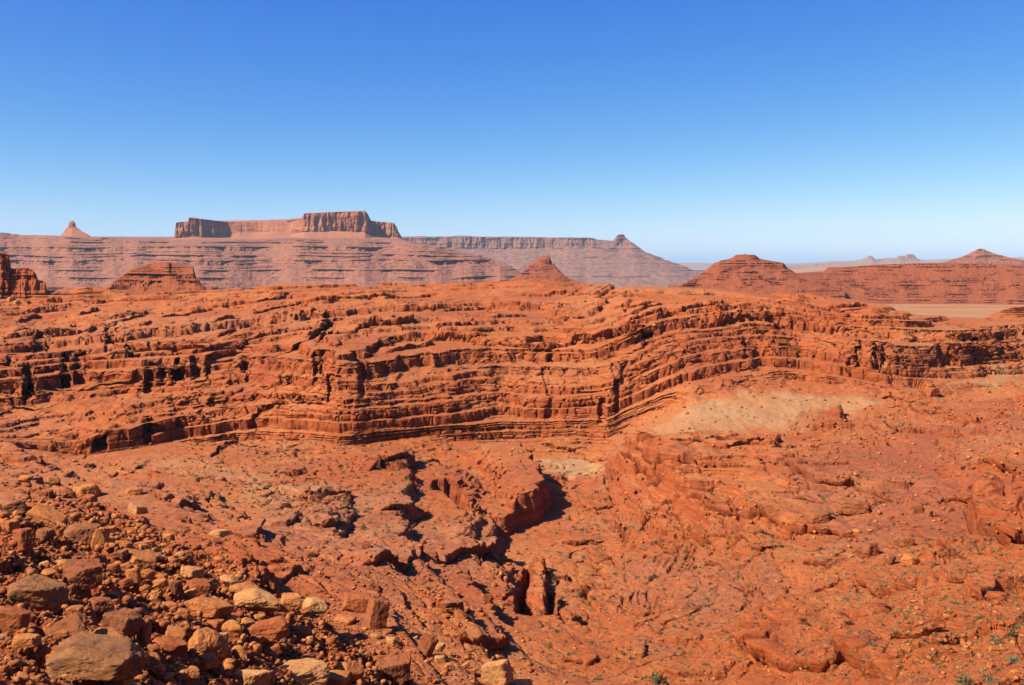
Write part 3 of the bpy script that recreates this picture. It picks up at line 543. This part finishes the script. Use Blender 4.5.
landform('butte', 'broad stepped red butte like a layered pyramid on the canyon rim', [
  (40, [(668,296,1150),(845,298,1150)], .4), (60, [(680,286,1180),(700,278,1200),(720,272,1210),(780,274,1210),(800,281,1200),(830,289,1180)], 1),
  (60, [(680,285.5,1190),(694,279,1212),(706,270,1232),(722,263,1246),(745,261,1250),(770,263,1246),(784,270,1232),(800,279,1210),(830,288,1190)], 1),
  (10, [(680,285,1200),(692,280,1222),(700,274.5,1236),(706,269.5,1245),(713,263.5,1254),(722,260,1262),(732,257.5,1268),(736,254.8,1270),(745,254,1272),(755,255,1270),(760,258,1268),(772,261.5,1262),(783,262.8,1254),(785,268,1245),(792,272.5,1236),(800,277,1222),(830,287.5,1200)], .6),
  (8, [(680,285,1220),(700,274.5,1290),(713,263.5,1300),(732,257.5,1310),(736,254.8,1310),(755,254.8,1310),(760,258,1310),(783,262.5,1300),(800,277,1290),(830,287.5,1220)], .2), (1, [(668,298,1450),(845,300,1450)], 0)],
  M_RED, 14, 8, (3, 9), 1., 261, .35, .04, 'butte')
landform('mesa', 'low red mesa of ledges beyond the pale flat at the right edge', [
  (30, [(770,300,1180),(820,300,1240),(870,303,1240),(950,309,1190),(1120,312,1150)], .3), (50, [(780,290,1230),(826,290,1290),(870,296,1280),(950,302,1240),(1120,304,1200)], 1),
  (70, [(780,282,1260),(826,281,1320),(870,285,1320),(950,289,1300),(1120,290,1280)], 1),
  (14, [(780,275,1300),(800,274,1340),(824,272,1370),(827,267.5,1376),(850,266.5,1380),(880,264.5,1380),(930,262.5,1380),(980,264,1380),(1024,265.5,1380),(1120,267,1380)], .6),
  (8, [(780,274.5,1600),(824,271,1800),(828,267,1900),(930,262.5,2100),(1024,264.5,2100),(1120,266,2100)], .1), (1, [(770,290,2300),(1120,290,2300)], 0)],
  M_RED, 18, 10, (4, 14), 1., 271, .4, .04)
landform('butte', 'purple red pyramid butte rising over the low mesa at the right edge', [
  (30, [(930,268,2150),(1090,270,2150)], .3), (30, [(936,264,2180),(965,260,2210),(1000,260,2210),(1040,265,2180),(1085,268,2170)], 1),
  (10, [(936,263.8,2190),(952,260,2220),(965,255.5,2240),(975,250.5,2250),(980,248.2,2256),(984,249,2254),(992,253,2246),(1005,256,2236),(1024,260,2225),(1050,264,2200),(1085,267,2180)], .6),
  (8, [(936,263.8,2210),(965,255.5,2280),(980,248,2280),(1000,255.3,2280),(1024,260,2270),(1085,267,2200)], .2), (1, [(930,270,2500),(1090,270,2500)], 0)],
  M_PURPLE, 18, 9, (5, 15), 1., 281, .35, .04, 'butte')
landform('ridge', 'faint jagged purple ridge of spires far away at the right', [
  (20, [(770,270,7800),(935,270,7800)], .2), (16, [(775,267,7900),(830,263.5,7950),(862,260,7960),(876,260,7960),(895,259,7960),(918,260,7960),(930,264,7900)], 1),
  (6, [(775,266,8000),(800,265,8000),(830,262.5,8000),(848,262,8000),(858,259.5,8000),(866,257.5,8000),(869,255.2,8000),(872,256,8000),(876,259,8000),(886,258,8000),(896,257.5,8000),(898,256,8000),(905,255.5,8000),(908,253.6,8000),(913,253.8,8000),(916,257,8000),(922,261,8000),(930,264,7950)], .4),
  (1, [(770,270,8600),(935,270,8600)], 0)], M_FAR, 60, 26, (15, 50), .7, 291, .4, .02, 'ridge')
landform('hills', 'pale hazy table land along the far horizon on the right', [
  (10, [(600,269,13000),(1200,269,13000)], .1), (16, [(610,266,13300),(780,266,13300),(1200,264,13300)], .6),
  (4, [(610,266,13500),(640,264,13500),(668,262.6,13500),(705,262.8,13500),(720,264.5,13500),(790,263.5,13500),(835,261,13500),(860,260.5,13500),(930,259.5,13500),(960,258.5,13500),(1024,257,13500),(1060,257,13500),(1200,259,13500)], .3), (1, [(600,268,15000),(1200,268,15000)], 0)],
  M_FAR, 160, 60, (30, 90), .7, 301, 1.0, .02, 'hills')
landform('rock_outcrop', 'blocky dark red outcrop with a capped tower at the left edge of the rim', [
  (20, [(-70,306,385),(130,302,395)], .4), (60, [(-70,298,400),(8,298,402),(40,297,404),(60,296.5,408),(118,293.5,412),(128,296,412)], 1),
  (10, [(-70,250,408),(-20,251,408),(8,253,410),(9.5,258,411),(10.5,266.5,411),(28,266,412),(33,268,412),(36,273,412),(38,279,413),(45,281,413),(47.5,289,414),(70,290.5,416),(77,288,416),(86,285.5,416),(93,288.5,416),(110,289,416),(117,293,416),(128,295.5,416)], .6),
  (8, [(-70,250,425),(8,253,425),(11,266,425),(32,267,425),(38,279,425),(48,289,425),(86,286,425),(110,289,425),(128,295.5,425)], .2), (1, [(-70,300,440),(130,300,440)], 0)],
  MG, 7, 3.2, (2, 6), .8, 311, .35, .05, 'rock outcrop')
landform('rock_outcrop', 'square red layered outcrop standing in front of the purple plateau', [
  (20, [(96,300,690),(212,298,690)], .3), (50, [(104,288,710),(125,280,715),(170,276,720),(195,277,720),(206,287,712)], 1),
  (8, [(104,287.5,715),(114,282,722),(122,275,728),(132,269.5,734),(146,265,738),(158,262.3,740),(169,262,740),(171,265.5,740),(182,266.5,740),(193,266.5,738),(195.5,275,732),(198,284,722),(206,286.5,715)], .6),
  (8, [(104,287.5,725),(132,269.5,765),(158,262.3,770),(169,262,770),(193,266.5,768),(198,284,750),(206,286.5,725)], .2), (1, [(96,300,850),(212,300,850)], 0)],
  M_RED, 10, 6, (2, 7), 1., 321, .3, .05, 'rock outcrop')
landform('rock_outcrop', 'low red ledge poking over the pale flat at the right edge', [
  (20, [(975,330,440),(1100,330,440)], .3), (30, [(980,320,452),(1000,317,455),(1100,317,455)], 1), (8, [(980,319.5,458),(998,314,460),(1003,309,462),(1015,307,462),(1100,306,462)], .6),
  (6, [(980,319.5,465),(1003,309,480),(1100,306,480)], .2), (1, [(975,330,500),(1100,330,500)], 0)], MG, 7, 3, (1.2, 4), 1., 331, .4, .05, 'rock outcrop')

# ------------------------------------------------------------------ the air
def haze_box():
    x0, x1, y0, y1, z0, z1 = -16000, 16000, -60, 16000, -330, 420
    me = bpy.data.meshes.new('haze'); vsx = [(x, y, z) for z in (z0, z1) for y in (y0, y1) for x in (x0, x1)]
    me.from_pydata(vsx, [], [(0, 2, 3, 1), (4, 5, 7, 6), (0, 1, 5, 4), (2, 6, 7, 3), (0, 4, 6, 2), (1, 3, 7, 5)])
    o = bpy.data.objects.new('haze', me); COL.objects.link(o); o['kind'] = 'stuff'; o['label'] = 'thin blue haze over the far mesas'; o['category'] = 'haze'
    m = bpy.data.materials.new('haze'); m.use_nodes = True; n = m.node_tree; n.nodes.remove(n.nodes['Principled BSDF'])
    v = n.nodes.new('ShaderNodeVolumePrincipled'); v.inputs['Density'].default_value = 2.6e-5; v.inputs['Color'].default_value = (.58, .84, 1, 1); v.inputs['Anisotropy'].default_value = 0.0
    n.links.new(v.outputs[0], n.nodes['Material Output'].inputs['Volume']); me.materials.append(m)
haze_box()

# ------------------------------------------------------------------ looking up the ground under a picture point
VV = VH - F * Z / np.maximum(Y, .5)
def ground_at(u, v):
    j = int(np.argmin(np.abs(uu - u))); col = VV[:, j]
    rm = np.minimum.accumulate(col); k = int(np.argmax(rm <= v))
    return Vector((float(X[k, j]), float(Y[k, j]), float(Z[k, j])))
def ground_z(x, y):
    j = int(np.argmin(np.abs(uu - (512 + F * x / y)))); k = int(np.argmin(np.abs(Y[:, j] - y))); return float(Z[k, j])

# ------------------------------------------------------------------ boulders
def rock_material(name, c1, c2, varn, grit_scale=2.2):
    m, n, b = mat(name); q = NB(n); oi = n.nodes.new('ShaderNodeObjectInfo')
    tc = n.nodes.new('ShaderNodeTexCoord'); pos = q.geo.outputs['Position']
    c = q.mix(q.mapr(q.noise(pos, grit_scale * .5, 5, .65), .35, .65), c1, c2)
    c = q.mix(q.mapr(oi.outputs['Random'], 0, 1, 0, .45), c, c2)
    c = q.mix(q.mapr(q.noise(pos, grit_scale * .8, 4, .7, .6), .53, .66, 0, .75), c, varn)
    c = q.mix(q.mapr(q.noise(pos, 14, 4, .7), .5, .75, 0, .5), c, varn)
    lay = q.noise(q.vscale(pos, (1.2, 1.2, 9)), 1, 4, .6)
    c = q.mix(q.mapr(lay, .5, .7, 0, .35), c, varn)
    n.links.new(c, b.inputs['Base Color'])
    nb_ = q.bump(q.noise(pos, 5, 9, .8), .8, .09); nb_ = q.bump(lay, .4, .06, nb_); n.links.new(nb_, b.inputs['Normal'])
    return m
RM = {'tan': rock_material('tan_sandstone', (.68, .255, .082), (.56, .175, .054), (.29, .080, .030)),
      'pale': rock_material('pale_sandstone', (.74, .365, .150), (.64, .27, .10), (.38, .12, .045)),
      'brown': rock_material('varnished_brown_rock', (.48, .175, .068), (.34, .105, .045), (.14, .050, .030)),
      'red': rock_material('red_rock', (.52, .155, .052), (.44, .11, .036), (.26, .06, .026)),
      'grey': rock_material('grey_brown_rock', (.48, .20, .080), (.34, .13, .055), (.15, .060, .036)),
      'plum': rock_material('plum_brown_rock', (.46, .150, .060), (.36, .105, .042), (.17, .050, .028))}
def ico(sub):
    bm = bmesh.new(); bmesh.ops.create_icosphere(bm, subdivisions=sub, radius=1.0); bm.verts.index_update()
    v = np.array([q.co[:] for q in bm.verts]); f = np.array([[q.index for q in p.verts] for p in bm.faces]); bm.free(); return v, f
ICO = {k: ico(k) for k in (1, 2, 3, 4, 5)}
def rock_verts(seed, sub, kind):
    rng = np.random.RandomState(seed); d = ICO[sub][0]
    npl, p, rough, flat = {'round': (20, 13, .06, .0), 'block': (9, 40, .045, .6), 'slab': (11, 34, .045, .75), 'dome': (16, 18, .06, .2), 'shard': (10, 44, .055, .3), 'flatdisc': (14, 24, .05, .5)}[kind]
    nrm = rng.normal(size=(npl, 3)); nrm /= np.linalg.norm(nrm, axis=1)[:, None]
    if flat > 0:
        nrm = np.vstack([nrm, [[0, 0, 1], [0, 0, -1]], [[math.cos(a), math.sin(a), rng.uniform(-.15, .15)] for a in rng.uniform(0, 6.28) + np.array([0, 1.57, 3.14, 4.71]) + rng.uniform(-.25, .25, 4)]])
    dist = rng.uniform(.72, 1.0, len(nrm))
    if flat > 0: dist[-6:] = rng.uniform(.62, .78, 6)
    t = np.clip(d @ nrm.T / dist, 1e-3, None); r = (t ** p).sum(1) ** (-1 / p)
    x, y, z = d.T; s_ = seed * 3.7
    n1 = perlin3(x * 1.3 + s_, y * 1.3, z * 1.3, seed); n2 = perlin3(x * 3.2 + s_, y * 3.2, z * 3.2, seed + 1); n3 = perlin3(x * 8 + s_, y * 8, z * 8, seed + 2)
    bed = np.sin(z * rng.uniform(9, 16) + 2 * n1) * .012
    n4 = np.abs(perlin3(x * 5 + s_, y * 5, z * 5, seed + 3)); r = r * (1 - .035 * np.exp(-(n4 / .07) ** 2) + rough * 1.6 * n1 + rough * n2 + rough * .9 * n3 + bed)
    v = d * r[:, None]; ext = v.max(0) - v.min(0); return (v - (v.max(0) + v.min(0)) / 2) / ext     # unit box
def mesh_from(name, v, f, material, smooth=False):
    me = bpy.data.meshes.new(name); me.from_pydata(v.tolist(), [], f.tolist()); me.materials.append(material)
    me.polygons.foreach_set('use_smooth', np.full(len(me.polygons), smooth)); me.update(); return me
def put_rock(name, me, u, vb, w, h, kind, seed, tilt=0, label=None, group=None, cat='boulder'):
    rng = random.Random(seed); g = ground_at(u, vb - .12 * h); d = g.y; w *= .92; h *= .92; W = w * d / F; Hh = h * d / F
    down = -g.z / d
    dy = W * {'slab': .75, 'flatdisc': .8, 'block': .8, 'shard': .55}.get(kind, .75)
    sz = max(.30 * W if kind in ('slab', 'flatdisc') else .42 * W, (Hh - down * dy * .75)) * 1.18
    if kind == 'shard': sz = Hh * 1.15
    o = bpy.data.objects.new(name, me); o.scale = (W * 1.04, dy, sz)
    # the tilt is applied to the shape first so that it keeps its footprint
    o.rotation_euler = (math.radians(rng.uniform(-8, 4)), math.radians(tilt), math.radians(rng.uniform(-14, 14)))
    o.location = (g.x, g.y + dy * .30, g.z + sz * .5 - sz * .17)
    COL.objects.link(o); o['label'] = label; o['category'] = cat
    if group: o['group'] = group
    return o
BOULDERS = [
 # column, foot row, width, height, tone, shape, tilt, label
 (84,500,28,17,'tan','dome',-8,'rounded tan boulder with a shadowed undercut, at the top of the boulder field'),
 (88,503,16,9,'red','block',0,'small red brown block tucked under the rounded tan boulder with the undercut'),
 (23,483,16,8,'tan','round',0,'low tan boulder near the left edge, above the boulder field'),
 (52,486,16,9,'tan','dome',10,'tan hump of rock beside the low tan boulder near the left edge'),
 (132,497,18,10,'tan','dome',0,'tan boulder directly above a split pale slab'),
 (136,515,20,12,'pale','slab',22,'pale slab split along its middle, lying tilted on red soil'),
 (9,517,30,16,'brown','block',0,'dark brown block cut by the left edge, above stacked blocks'),
 (46,530,40,20,'tan','slab',20,'large tilted tan slab with a deep shadow beneath its right end'),
 (78,548,40,26,'brown','dome',0,'big dark brown boulder with a shadowed right face'),
 (22,552,23,24,'red','block',-4,'upright reddish block with a dark varnished face'),
 (43,546,20,15,'brown','block',4,'dark varnished block right of the upright reddish block'),
 (99,552,17,22,'tan','shard',10,'pointed tan boulder standing right of the big dark brown boulder'),
 (8,535,20,14,'tan','block',0,'tan block at the left edge beside the upright reddish block'),
 (123,552,19,12,'tan','dome',12,'tan boulder with a shaded hollow, right of the pointed tan boulder'),
 (143,551,22,11,'tan','slab',-6,'flat tan boulder lying on red soil below the hollowed tan boulder'),
 (218,538,21,7,'pale','flatdisc',0,'pale flat stone lying by a low dark ledge'),
 (179,559,12,8,'pale','round',0,'single small round pale stone alone on bare red soil'),
 (190,580,24,15,'pale','dome',8,'palest whitish boulder in the boulder field'),
 (63,570,15,11,'tan','dome',0,'small tan boulder above a dark flat outcrop block'),
 (46,584,18,16,'tan','round',-10,'rounded tan boulder left of the outcrop block with the long shadow'),
 (79,594,46,36,'plum','block',3,'big reddish brown outcrop block casting a long black shadow'),
 (132,586,15,17,'tan','shard',-14,'leaning tan stone, left one of a leaning pair'),
 (146,582,16,15,'tan','round',10,'rounded tan stone, right one of a leaning pair'),
 (160,586,13,13,'tan','block',0,'small square tan block right of the leaning pair'),
 (134,571,46,20,'tan','slab',18,'long tan slab sloping down to the right above the leaning pair'),
 (229,592,28,17,'pale','dome',8,'pale tan boulder behind the big rounded tan boulder'),
 (241,603,36,19,'tan','round',4,'big rounded tan boulder with a dark pitted right end'),
 (256,619,52,19,'pale','round',3,'long smooth pale boulder lying like a loaf'),
 (206,624,52,28,'tan','slab',12,'broad flat tan boulder beside the long loaf shaped one'),
 (196,597,30,19,'red','block',10,'reddish block with dark cavities above the broad flat tan boulder'),
 (175,599,15,16,'brown','shard',0,'narrow dark stone left of the reddish block with cavities'),
 (289,612,26,19,'tan','block',0,'square tan block just right of the long loaf shaped boulder'),
 (315,617,29,20,'pale','dome',14,'pale grooved boulder sitting alone on red soil'),
 (344,626,22,11,'tan','flatdisc',6,'small flat tan boulder right of the pale grooved one'),
 (168,613,22,9,'tan','flatdisc',0,'low flat stone on red soil left of the broad flat tan boulder'),
 (30,612,60,38,'grey','slab',14,'large grey topped slab with a dark front face, tilted to the right'),
 (8,636,34,30,'red','block',10,'red brown block at the left edge below the large grey topped slab'),
 (98,622,30,22,'plum','dome',0,'reddish brown boulder behind the dark shaded block'),
 (120,642,40,34,'brown','block',6,'dark block with its right face in deep shadow'),
 (64,643,50,30,'brown','round',-4,'rounded brown boulder above the huge grey brown slab'),
 (104,650,38,20,'tan','dome',6,'tan boulder with layered sides between the rounded brown and dark blocks'),
 (143,648,15,25,'tan','shard',4,'upright narrow tan stone right of the dark shaded block'),
 (173,646,26,19,'tan','block',10,'tan block with a pale top below the low flat stone'),
 (183,634,15,13,'tan','round',0,'small round tan stone above the big blocky tan boulder'),
 (206,664,44,38,'tan','dome',16,'big blocky tan boulder with a crack across its top'),
 (231,643,24,25,'tan','round',6,'rounded tan boulder leaning on the right of the cracked one'),
 (214,638,22,17,'red','block',0,'reddish stone wedged behind the cracked tan boulder'),
 (239,660,20,17,'tan','round',0,'tan stone at the lower right of the cracked tan boulder'),
 (165,658,42,16,'red','slab',8,'long reddish slab with black shadow beneath, left of the cracked boulder'),
 (86,686,102,50,'grey','slab',5,'huge grey brown slab, largest rock of the boulder field'),
 (111,690,42,26,'pale','shard',-6,'pale pointed rock in front of the huge grey brown slab'),
 (24,655,26,13,'tan','dome',0,'tan stones edge rock above the black corner shadow'),
 (150,669,24,17,'tan','block',14,'tan block between the huge slab and the long reddish slab'),
 (187,682,26,14,'tan','dome',0,'tan boulder near the bottom edge below the long reddish slab'),
 (205,676,24,15,'tan','block',8,'tan block close under the cracked tan boulder'),
 (349,686,30,28,'tan','round',0,'round domed tan boulder at the bottom edge with a curved shadow line'),
 (330,690,36,14,'tan','flatdisc',0,'low orange tan boulder left of the round domed one at the bottom edge'),
 (297,690,62,12,'pale','flatdisc',0,'long pale flat boulder along the bottom edge'),
 (250,692,40,14,'pale','dome',0,'pale boulder on the bottom edge left of the long pale flat one'),
 (262,646,58,28,'red','slab',-14,'smooth red slab sloping up to the right under the loaf shaped boulder'),
 (302,640,24,14,'red','block',-8,'red stone casting a black shadow right of the smooth red slab'),
 (357,614,34,24,'red','block',4,'red block with a dark cleft on its right'),
 (376,634,24,38,'plum','block',10,'tall red brown rock beside a black vertical shadow'),
 (376,640,14,9,'pale','round',0,'small pale stone at the foot of the tall red brown rock'),
 (390,644,11,7,'pale','block',0,'small pale stone right of the foot of the tall red brown rock'),
 (497,688,34,24,'pale','shard',-10,'pale pointed boulder cut by the bottom edge at its middle'),
 (522,692,24,10,'pale','dome',0,'low pale boulder right of the pale pointed one on the bottom edge'),
 (426,662,18,28,'plum','shard',24,'brown slab leaning steeply beside a black hollow'),
 (439,652,13,10,'pale','dome',0,'pale stone right of the leaning brown slab'),
 (440,664,12,9,'pale','block',0,'pale stone below the other pale stone beside the leaning brown slab'),
 (488,604,10,9,'plum','shard',10,'small dark upright rock on the slope left of the rock pinnacle'),
 (503,607,12,6,'plum','flatdisc',0,'small flat dark rock right of the small upright one'),
 (821,524,28,15,'plum','flatdisc',0,'round flat disc shaped rock on the right bench'),
 (855,516,32,18,'plum','dome',0,'plum boulder right of the disc shaped rock'),
 (918,514,15,13,'plum','dome',10,'smooth red brown boulder leaning at the end of the long ledge'),
 (930,519,9,9,'brown','block',0,'small dark block under the smooth leaning red brown boulder'),
 (868,560,26,20,'plum','dome',-6,'large red brown boulder at the foot of the right bench'),
 (892,567,12,14,'brown','round',0,'dark rounded boulder between the large red brown boulder and a pale topped one'),
 (912,566,20,13,'tan','slab',10,'pale topped rock with a black cavity beneath'),
 (905,548,20,14,'plum','dome',0,'plum rock with a black hollow above the pale topped one'),
 (933,397,15,10,'red','block',0,'dark red block with a cap standing far off near the pale ground'),
 (871,596,8,6,'red','block',0,'small red stone at the head of the little gully on the right'),
 (883,608,12,9,'red','block',0,'red block in the little gully on the right slope'),
 (973,640,10,10,'red','dome',0,'rounded red stone above the bushes at the lower right'),
 (392,688,40,34,'plum','block',-6,'red brown block on the bottom edge beside a black hollow'),
 (65,297,7,4,'tan','block',0,'tan fallen block below the capped tower at the left rim'),
 (10,302,9,5,'tan','slab',8,'tan slab in the rockfall below the capped tower'),
 (16,305,7,4,'pale','block',-8,'pale block at the foot of the rockfall below the capped tower'),
]
for i, (u, vb, w, h, tone, kind, tilt, label) in enumerate(BOULDERS):
    sub = 5 if w > 38 else (4 if w > 13 else 3)
    v = rock_verts(500 + i, sub, kind); put_rock('boulder', mesh_from('boulder', v, ICO[sub][1], RM[tone]), u, vb, w, h, kind, 900 + i, tilt, label)
# loose stones of the boulder field: copies of a dozen shapes
rng = random.Random(7)
STONES = [mesh_from('stone', rock_verts(700 + i, 3, ['shard', 'block', 'slab', 'block', 'shard', 'slab'][i % 6]), ICO[3][1], RM[['tan', 'tan', 'pale', 'red', 'tan', 'brown'][(i // 2) % 6]]) for i in range(18)]
FIELDS = [  # polygon in the picture, how many, smallest and largest width, label, group
 ([(0,520),(70,500),(160,535),(230,580),(330,640),(300,685),(0,685)], 200, 5, 17, 'loose orange sandstone stone between the big boulders of the slope', 'loose stones of the boulder field'),
 ([(60,560),(170,540),(240,560),(230,610),(120,600)], 30, 4, 9, 'loose stone among rubble in the upper middle of the boulder field', 'loose stones in the upper rubble'),
 ([(330,640),(470,640),(520,685),(330,685)], 34, 4, 9, 'loose stone on the red slope along the bottom edge', 'loose stones on the lower red slope'),
 ([(940,630),(1020,620),(1020,680),(930,670)], 22, 4, 9, 'reddish stone among the bushes at the lower right', 'stones among the lower right bushes')]
def inside(poly, x, y):
    r = False
    for i in range(len(poly)):
        (ax, ay), (bx, by) = poly[i], poly[i - 1]
        if (ay > y) != (by > y) and x < (bx - ax) * (y - ay) / (by - ay) + ax: r = not r
    return r
def pick(poly, rng):
    while True:
        u, v = rng.uniform(min(p[0] for p in poly), max(p[0] for p in poly)), rng.uniform(min(p[1] for p in poly), max(p[1] for p in poly))
        if inside(poly, u, v): return u, v
for poly, num, a, b_, label, group in FIELDS:
    for k in range(num):
        u, v = pick(poly, rng); w = a + (b_ - a) * rng.random() ** 2 * (0.7 + .6 * max(0, (v - 520) / 165))
        i = rng.randrange(len(STONES)); put_rock('stone', STONES[i], u, v, w, w * rng.uniform(.55, .85), 'round', rng.random(), rng.uniform(-25, 25), label, group, 'stone')

# ------------------------------------------------------------------ rubble: uncountable grit and chips on the ground
def scatter(name, num, polys, size, shapes, materials, seed, label, cat, sink=.3):
    rg = np.random.RandomState(seed); rp = random.Random(seed); V_, F_, M_ = [], [], []; off = 0
    tot = sum(p[1] for p in polys)
    for poly, wgt in polys:
        for k in range(int(num * wgt / tot)):
            u, v = pick(poly, rp); g = ground_at(u, v); px = size[0] + (size[1] - size[0]) * rg.rand() ** 3; r = px * g.y / F
            i = rg.randint(len(shapes)); sv, sf, mi = shapes[i]; a = rg.uniform(0, 6.28); c, s_ = math.cos(a), math.sin(a)
            R = np.array([[c, -s_, 0], [s_, c, 0], [0, 0, 1]]) * (r * np.exp(rg.uniform(-.5, .35, 3)))
            V_.append(sv @ R.T + np.array([g.x, g.y, g.z + r * (.5 - sink)])); F_.append(sf + off); M_.append(np.full(len(sf), mi)); off += len(sv)
    me = bpy.data.meshes.new(name); vv = np.vstack(V_).astype(f32); ff = np.vstack(F_).astype(np.int32)
    me.vertices.add(len(vv)); me.vertices.foreach_set('co', vv.ravel()); me.loops.add(ff.size); me.loops.foreach_set('vertex_index', ff.ravel())
    me.polygons.add(len(ff)); me.polygons.foreach_set('loop_start', np.arange(0, ff.size, 3, dtype=np.int32)); me.polygons.foreach_set('material_index', np.concatenate(M_).astype(np.int32))
    me.update(calc_edges=True)
    for m_ in materials: me.materials.append(m_)
    o = bpy.data.objects.new(name, me); COL.objects.link(o); o['kind'] = 'stuff'; o['label'] = label; o['category'] = cat; return o
chips = [(rock_verts(800 + i, 1 if i % 3 else 2, ['block', 'shard', 'slab', 'block'][i % 4]) * np.array([1, .8, .62]), ICO[1 if i % 3 else 2][1], i % 4) for i in range(14)]
scatter('rubble', 15000, [([(0,500),(420,560),(520,685),(0,685)], 4), ([(0,440),(1024,440),(1024,685),(0,685)], 5), ([(0,380),(1024,380),(1024,440),(0,440)], 1), ([(0,300),(870,300),(870,345),(0,345)], .8), ([(800,420),(1024,400),(1024,480),(820,480)], .8),
        ([(40,500),(250,560),(330,650),(150,685),(0,600)], 3)], (.8, 4.2), chips, [RM['tan'], RM['red'], RM['plum'], RM['red']], 5, 'scattered sandstone chips and rubble on the canyon slopes', 'rubble')

# ------------------------------------------------------------------ desert shrubs
def leaf_material(name, c1, c2):
    m, n, b = mat(name); q = NB(n); t = q.noise(q.geo.outputs['Position'], 6, 3); n.links.new(q.mix(t, c1, c2), b.inputs['Base Color']); return m
LM = [leaf_material('grey_green_leaves', (.26, .20, .105), (.14, .115, .06)), leaf_material('dark_green_leaves', (.17, .155, .065), (.10, .095, .04)), leaf_material('dry_straw_leaves', (.52, .36, .15), (.36, .24, .10))]
def shrub_arrays(seed, n=110, w=.16):
    rg = np.random.RandomState(seed); V_, F_ = [], []
    for k in range(n):
        d = rg.normal(size=3); d[2] = abs(d[2]) * .8; d /= np.linalg.norm(d); p = d * np.array([.5, .5, .62]) * rg.uniform(.45, 1.0) * (.8 + .3 * math.sin(5 * math.atan2(d[1], d[0]) + seed))
        t = rg.normal(size=3); t /= np.linalg.norm(t); bt = np.cross(t, d); bt /= np.linalg.norm(bt) + 1e-6; a = d * .5 + t * .5
        l = rg.uniform(.6, 1.3) * w
        V_ += [p - bt * l * .45, p + bt * l * .45, p + a * l * 1.4]; F_.append([3 * k, 3 * k + 1, 3 * k + 2])
    for k in range(7):
        a = rg.uniform(0, 6.28); e = np.array([math.cos(a) * .35, math.sin(a) * .35, .45]); s_ = np.array([-math.sin(a), math.cos(a), 0]) * .02; n0 = len(V_)
        V_ += [-s_, s_, e]; F_.append([n0, n0 + 1, n0 + 2])
    return np.array(V_), np.array(F_)
SHR = [shrub_arrays(40 + i) for i in range(6)]
SHM = [mesh_from('shrub', v, f, LM[[0, 1, 0, 2, 0, 1][i]]) for i, (v, f) in enumerate(SHR)]
def put_shrub(u, v, w, i, label, group, ang):
    g = ground_at(u, v); r = w * g.y / F; o = bpy.data.objects.new('shrub', SHM[i]); o.location = (g.x, g.y, g.z - .04 * r); o.scale = (r, r, r * .8); o.rotation_euler = (0, 0, ang)
    COL.objects.link(o); o['label'] = label; o['category'] = 'shrub'
    if group: o['group'] = group
for u, v, w, i, lab in [(996,642,15,0,'large grey green bush at the right edge above a black shadow'), (1016,662,18,4,'grey bush at the right edge beside the black shadow'), (992,682,18,0,'grey bush on the bottom edge at the right, left of the black shadow'), (966,684,20,1,'darker green bush on the bottom edge near the right corner'),
                        (1012,634,14,2,'grey bush at the far right among red stones'), (83,556,11,0,'grey bush in the shadow gap among the upper boulders'), (161,552,11,4,'grey bush by the hollowed tan boulder'), (157,604,8,0,'small grey bush on the red soil patch between boulders'), (355,512,9,1,'bright green little bush beside a low ledge on the mid slope'),
                        (955,604,10,0,'grey bush on the red slope below the right edge outcrop'), (873,646,10,0,'grey bush at the lower end of the red dome'), (658,682,22,1,'low spreading dark bush on the bottom edge left of the red dome'), (558,632,9,2,'grey bush in the wash below the rock pinnacle'), (550,648,8,1,'dark bush at the bottom of the wash'), (598,680,10,0,'grey bush on the bottom edge in the wash')]:
    put_shrub(u, v, w, i, lab, None, u)
SF = [([(820,570),(1024,520),(1024,685),(900,685)], 105, 'small desert shrub dotted over the red slope at the lower right', 'shrubs of the lower right slope'),
      ([(620,560),(790,560),(760,640),(700,685),(560,685),(560,600)], 75, 'small desert shrub dotted over the slope left of the red dome', 'shrubs of the middle slope'),
      ([(200,445),(420,445),(440,540),(330,560),(220,500)], 60, 'small desert shrub on the pinkish slope under the canyon wall', 'shrubs under the canyon wall'),
      ([(690,440),(960,440),(960,560),(740,560)], 45, 'small desert shrub on the right bench', 'shrubs of the right bench')]
rs = random.Random(11)
for poly, num, lab, grp in SF:
    for k in range(num):
        u, v = pick(poly, rs); put_shrub(u, v, rs.uniform(3.2, 6.5) * (.75 + .35 * max(0, (v - 480) / 200)), rs.randrange(6), lab, grp, rs.uniform(0, 6))
tuft = [(shrub_arrays(60 + i, 26, .3)[0], shrub_arrays(60 + i, 26, .3)[1], [0, 2, 0, 1][i % 4]) for i in range(8)]
scatter('rubble', 1500, [([(0,500),(70,495),(160,530),(250,575),(335,630),(420,685),(0,685)], 1)], (4, 11), chips, [RM['tan'], RM['red'], RM['plum'], RM['tan']], 15, 'small angular rubble filling the gaps of the boulder field', 'rubble')
scatter('rubble', 700, [([(320,590),(420,610),(540,650),(540,685),(320,685)], 3), ([(900,600),(1024,590),(1024,685),(900,685)], 2), ([(420,540),(520,560),(500,620),(420,600)], 1), ([(840,470),(960,480),(940,560),(850,560)], 1)], (2.5, 7), chips, [RM['tan'], RM['red'], RM['plum'], RM['red']], 16, 'broken stones lying along the lower slopes', 'rubble')
scatter('scrub', 7000, [([(0,460),(1024,440),(1024,685),(0,685)], 2), ([(820,540),(1024,520),(1024,685),(780,685)], 2), ([(560,480),(800,540),(740,685),(540,685)], 1.4), ([(180,440),(440,440),(430,560),(200,500)], 1)], (1.6, 4.2), tuft, LM, 6, 'tiny dry grass tufts and scrub speckling the canyon floor', 'scrub', .5)
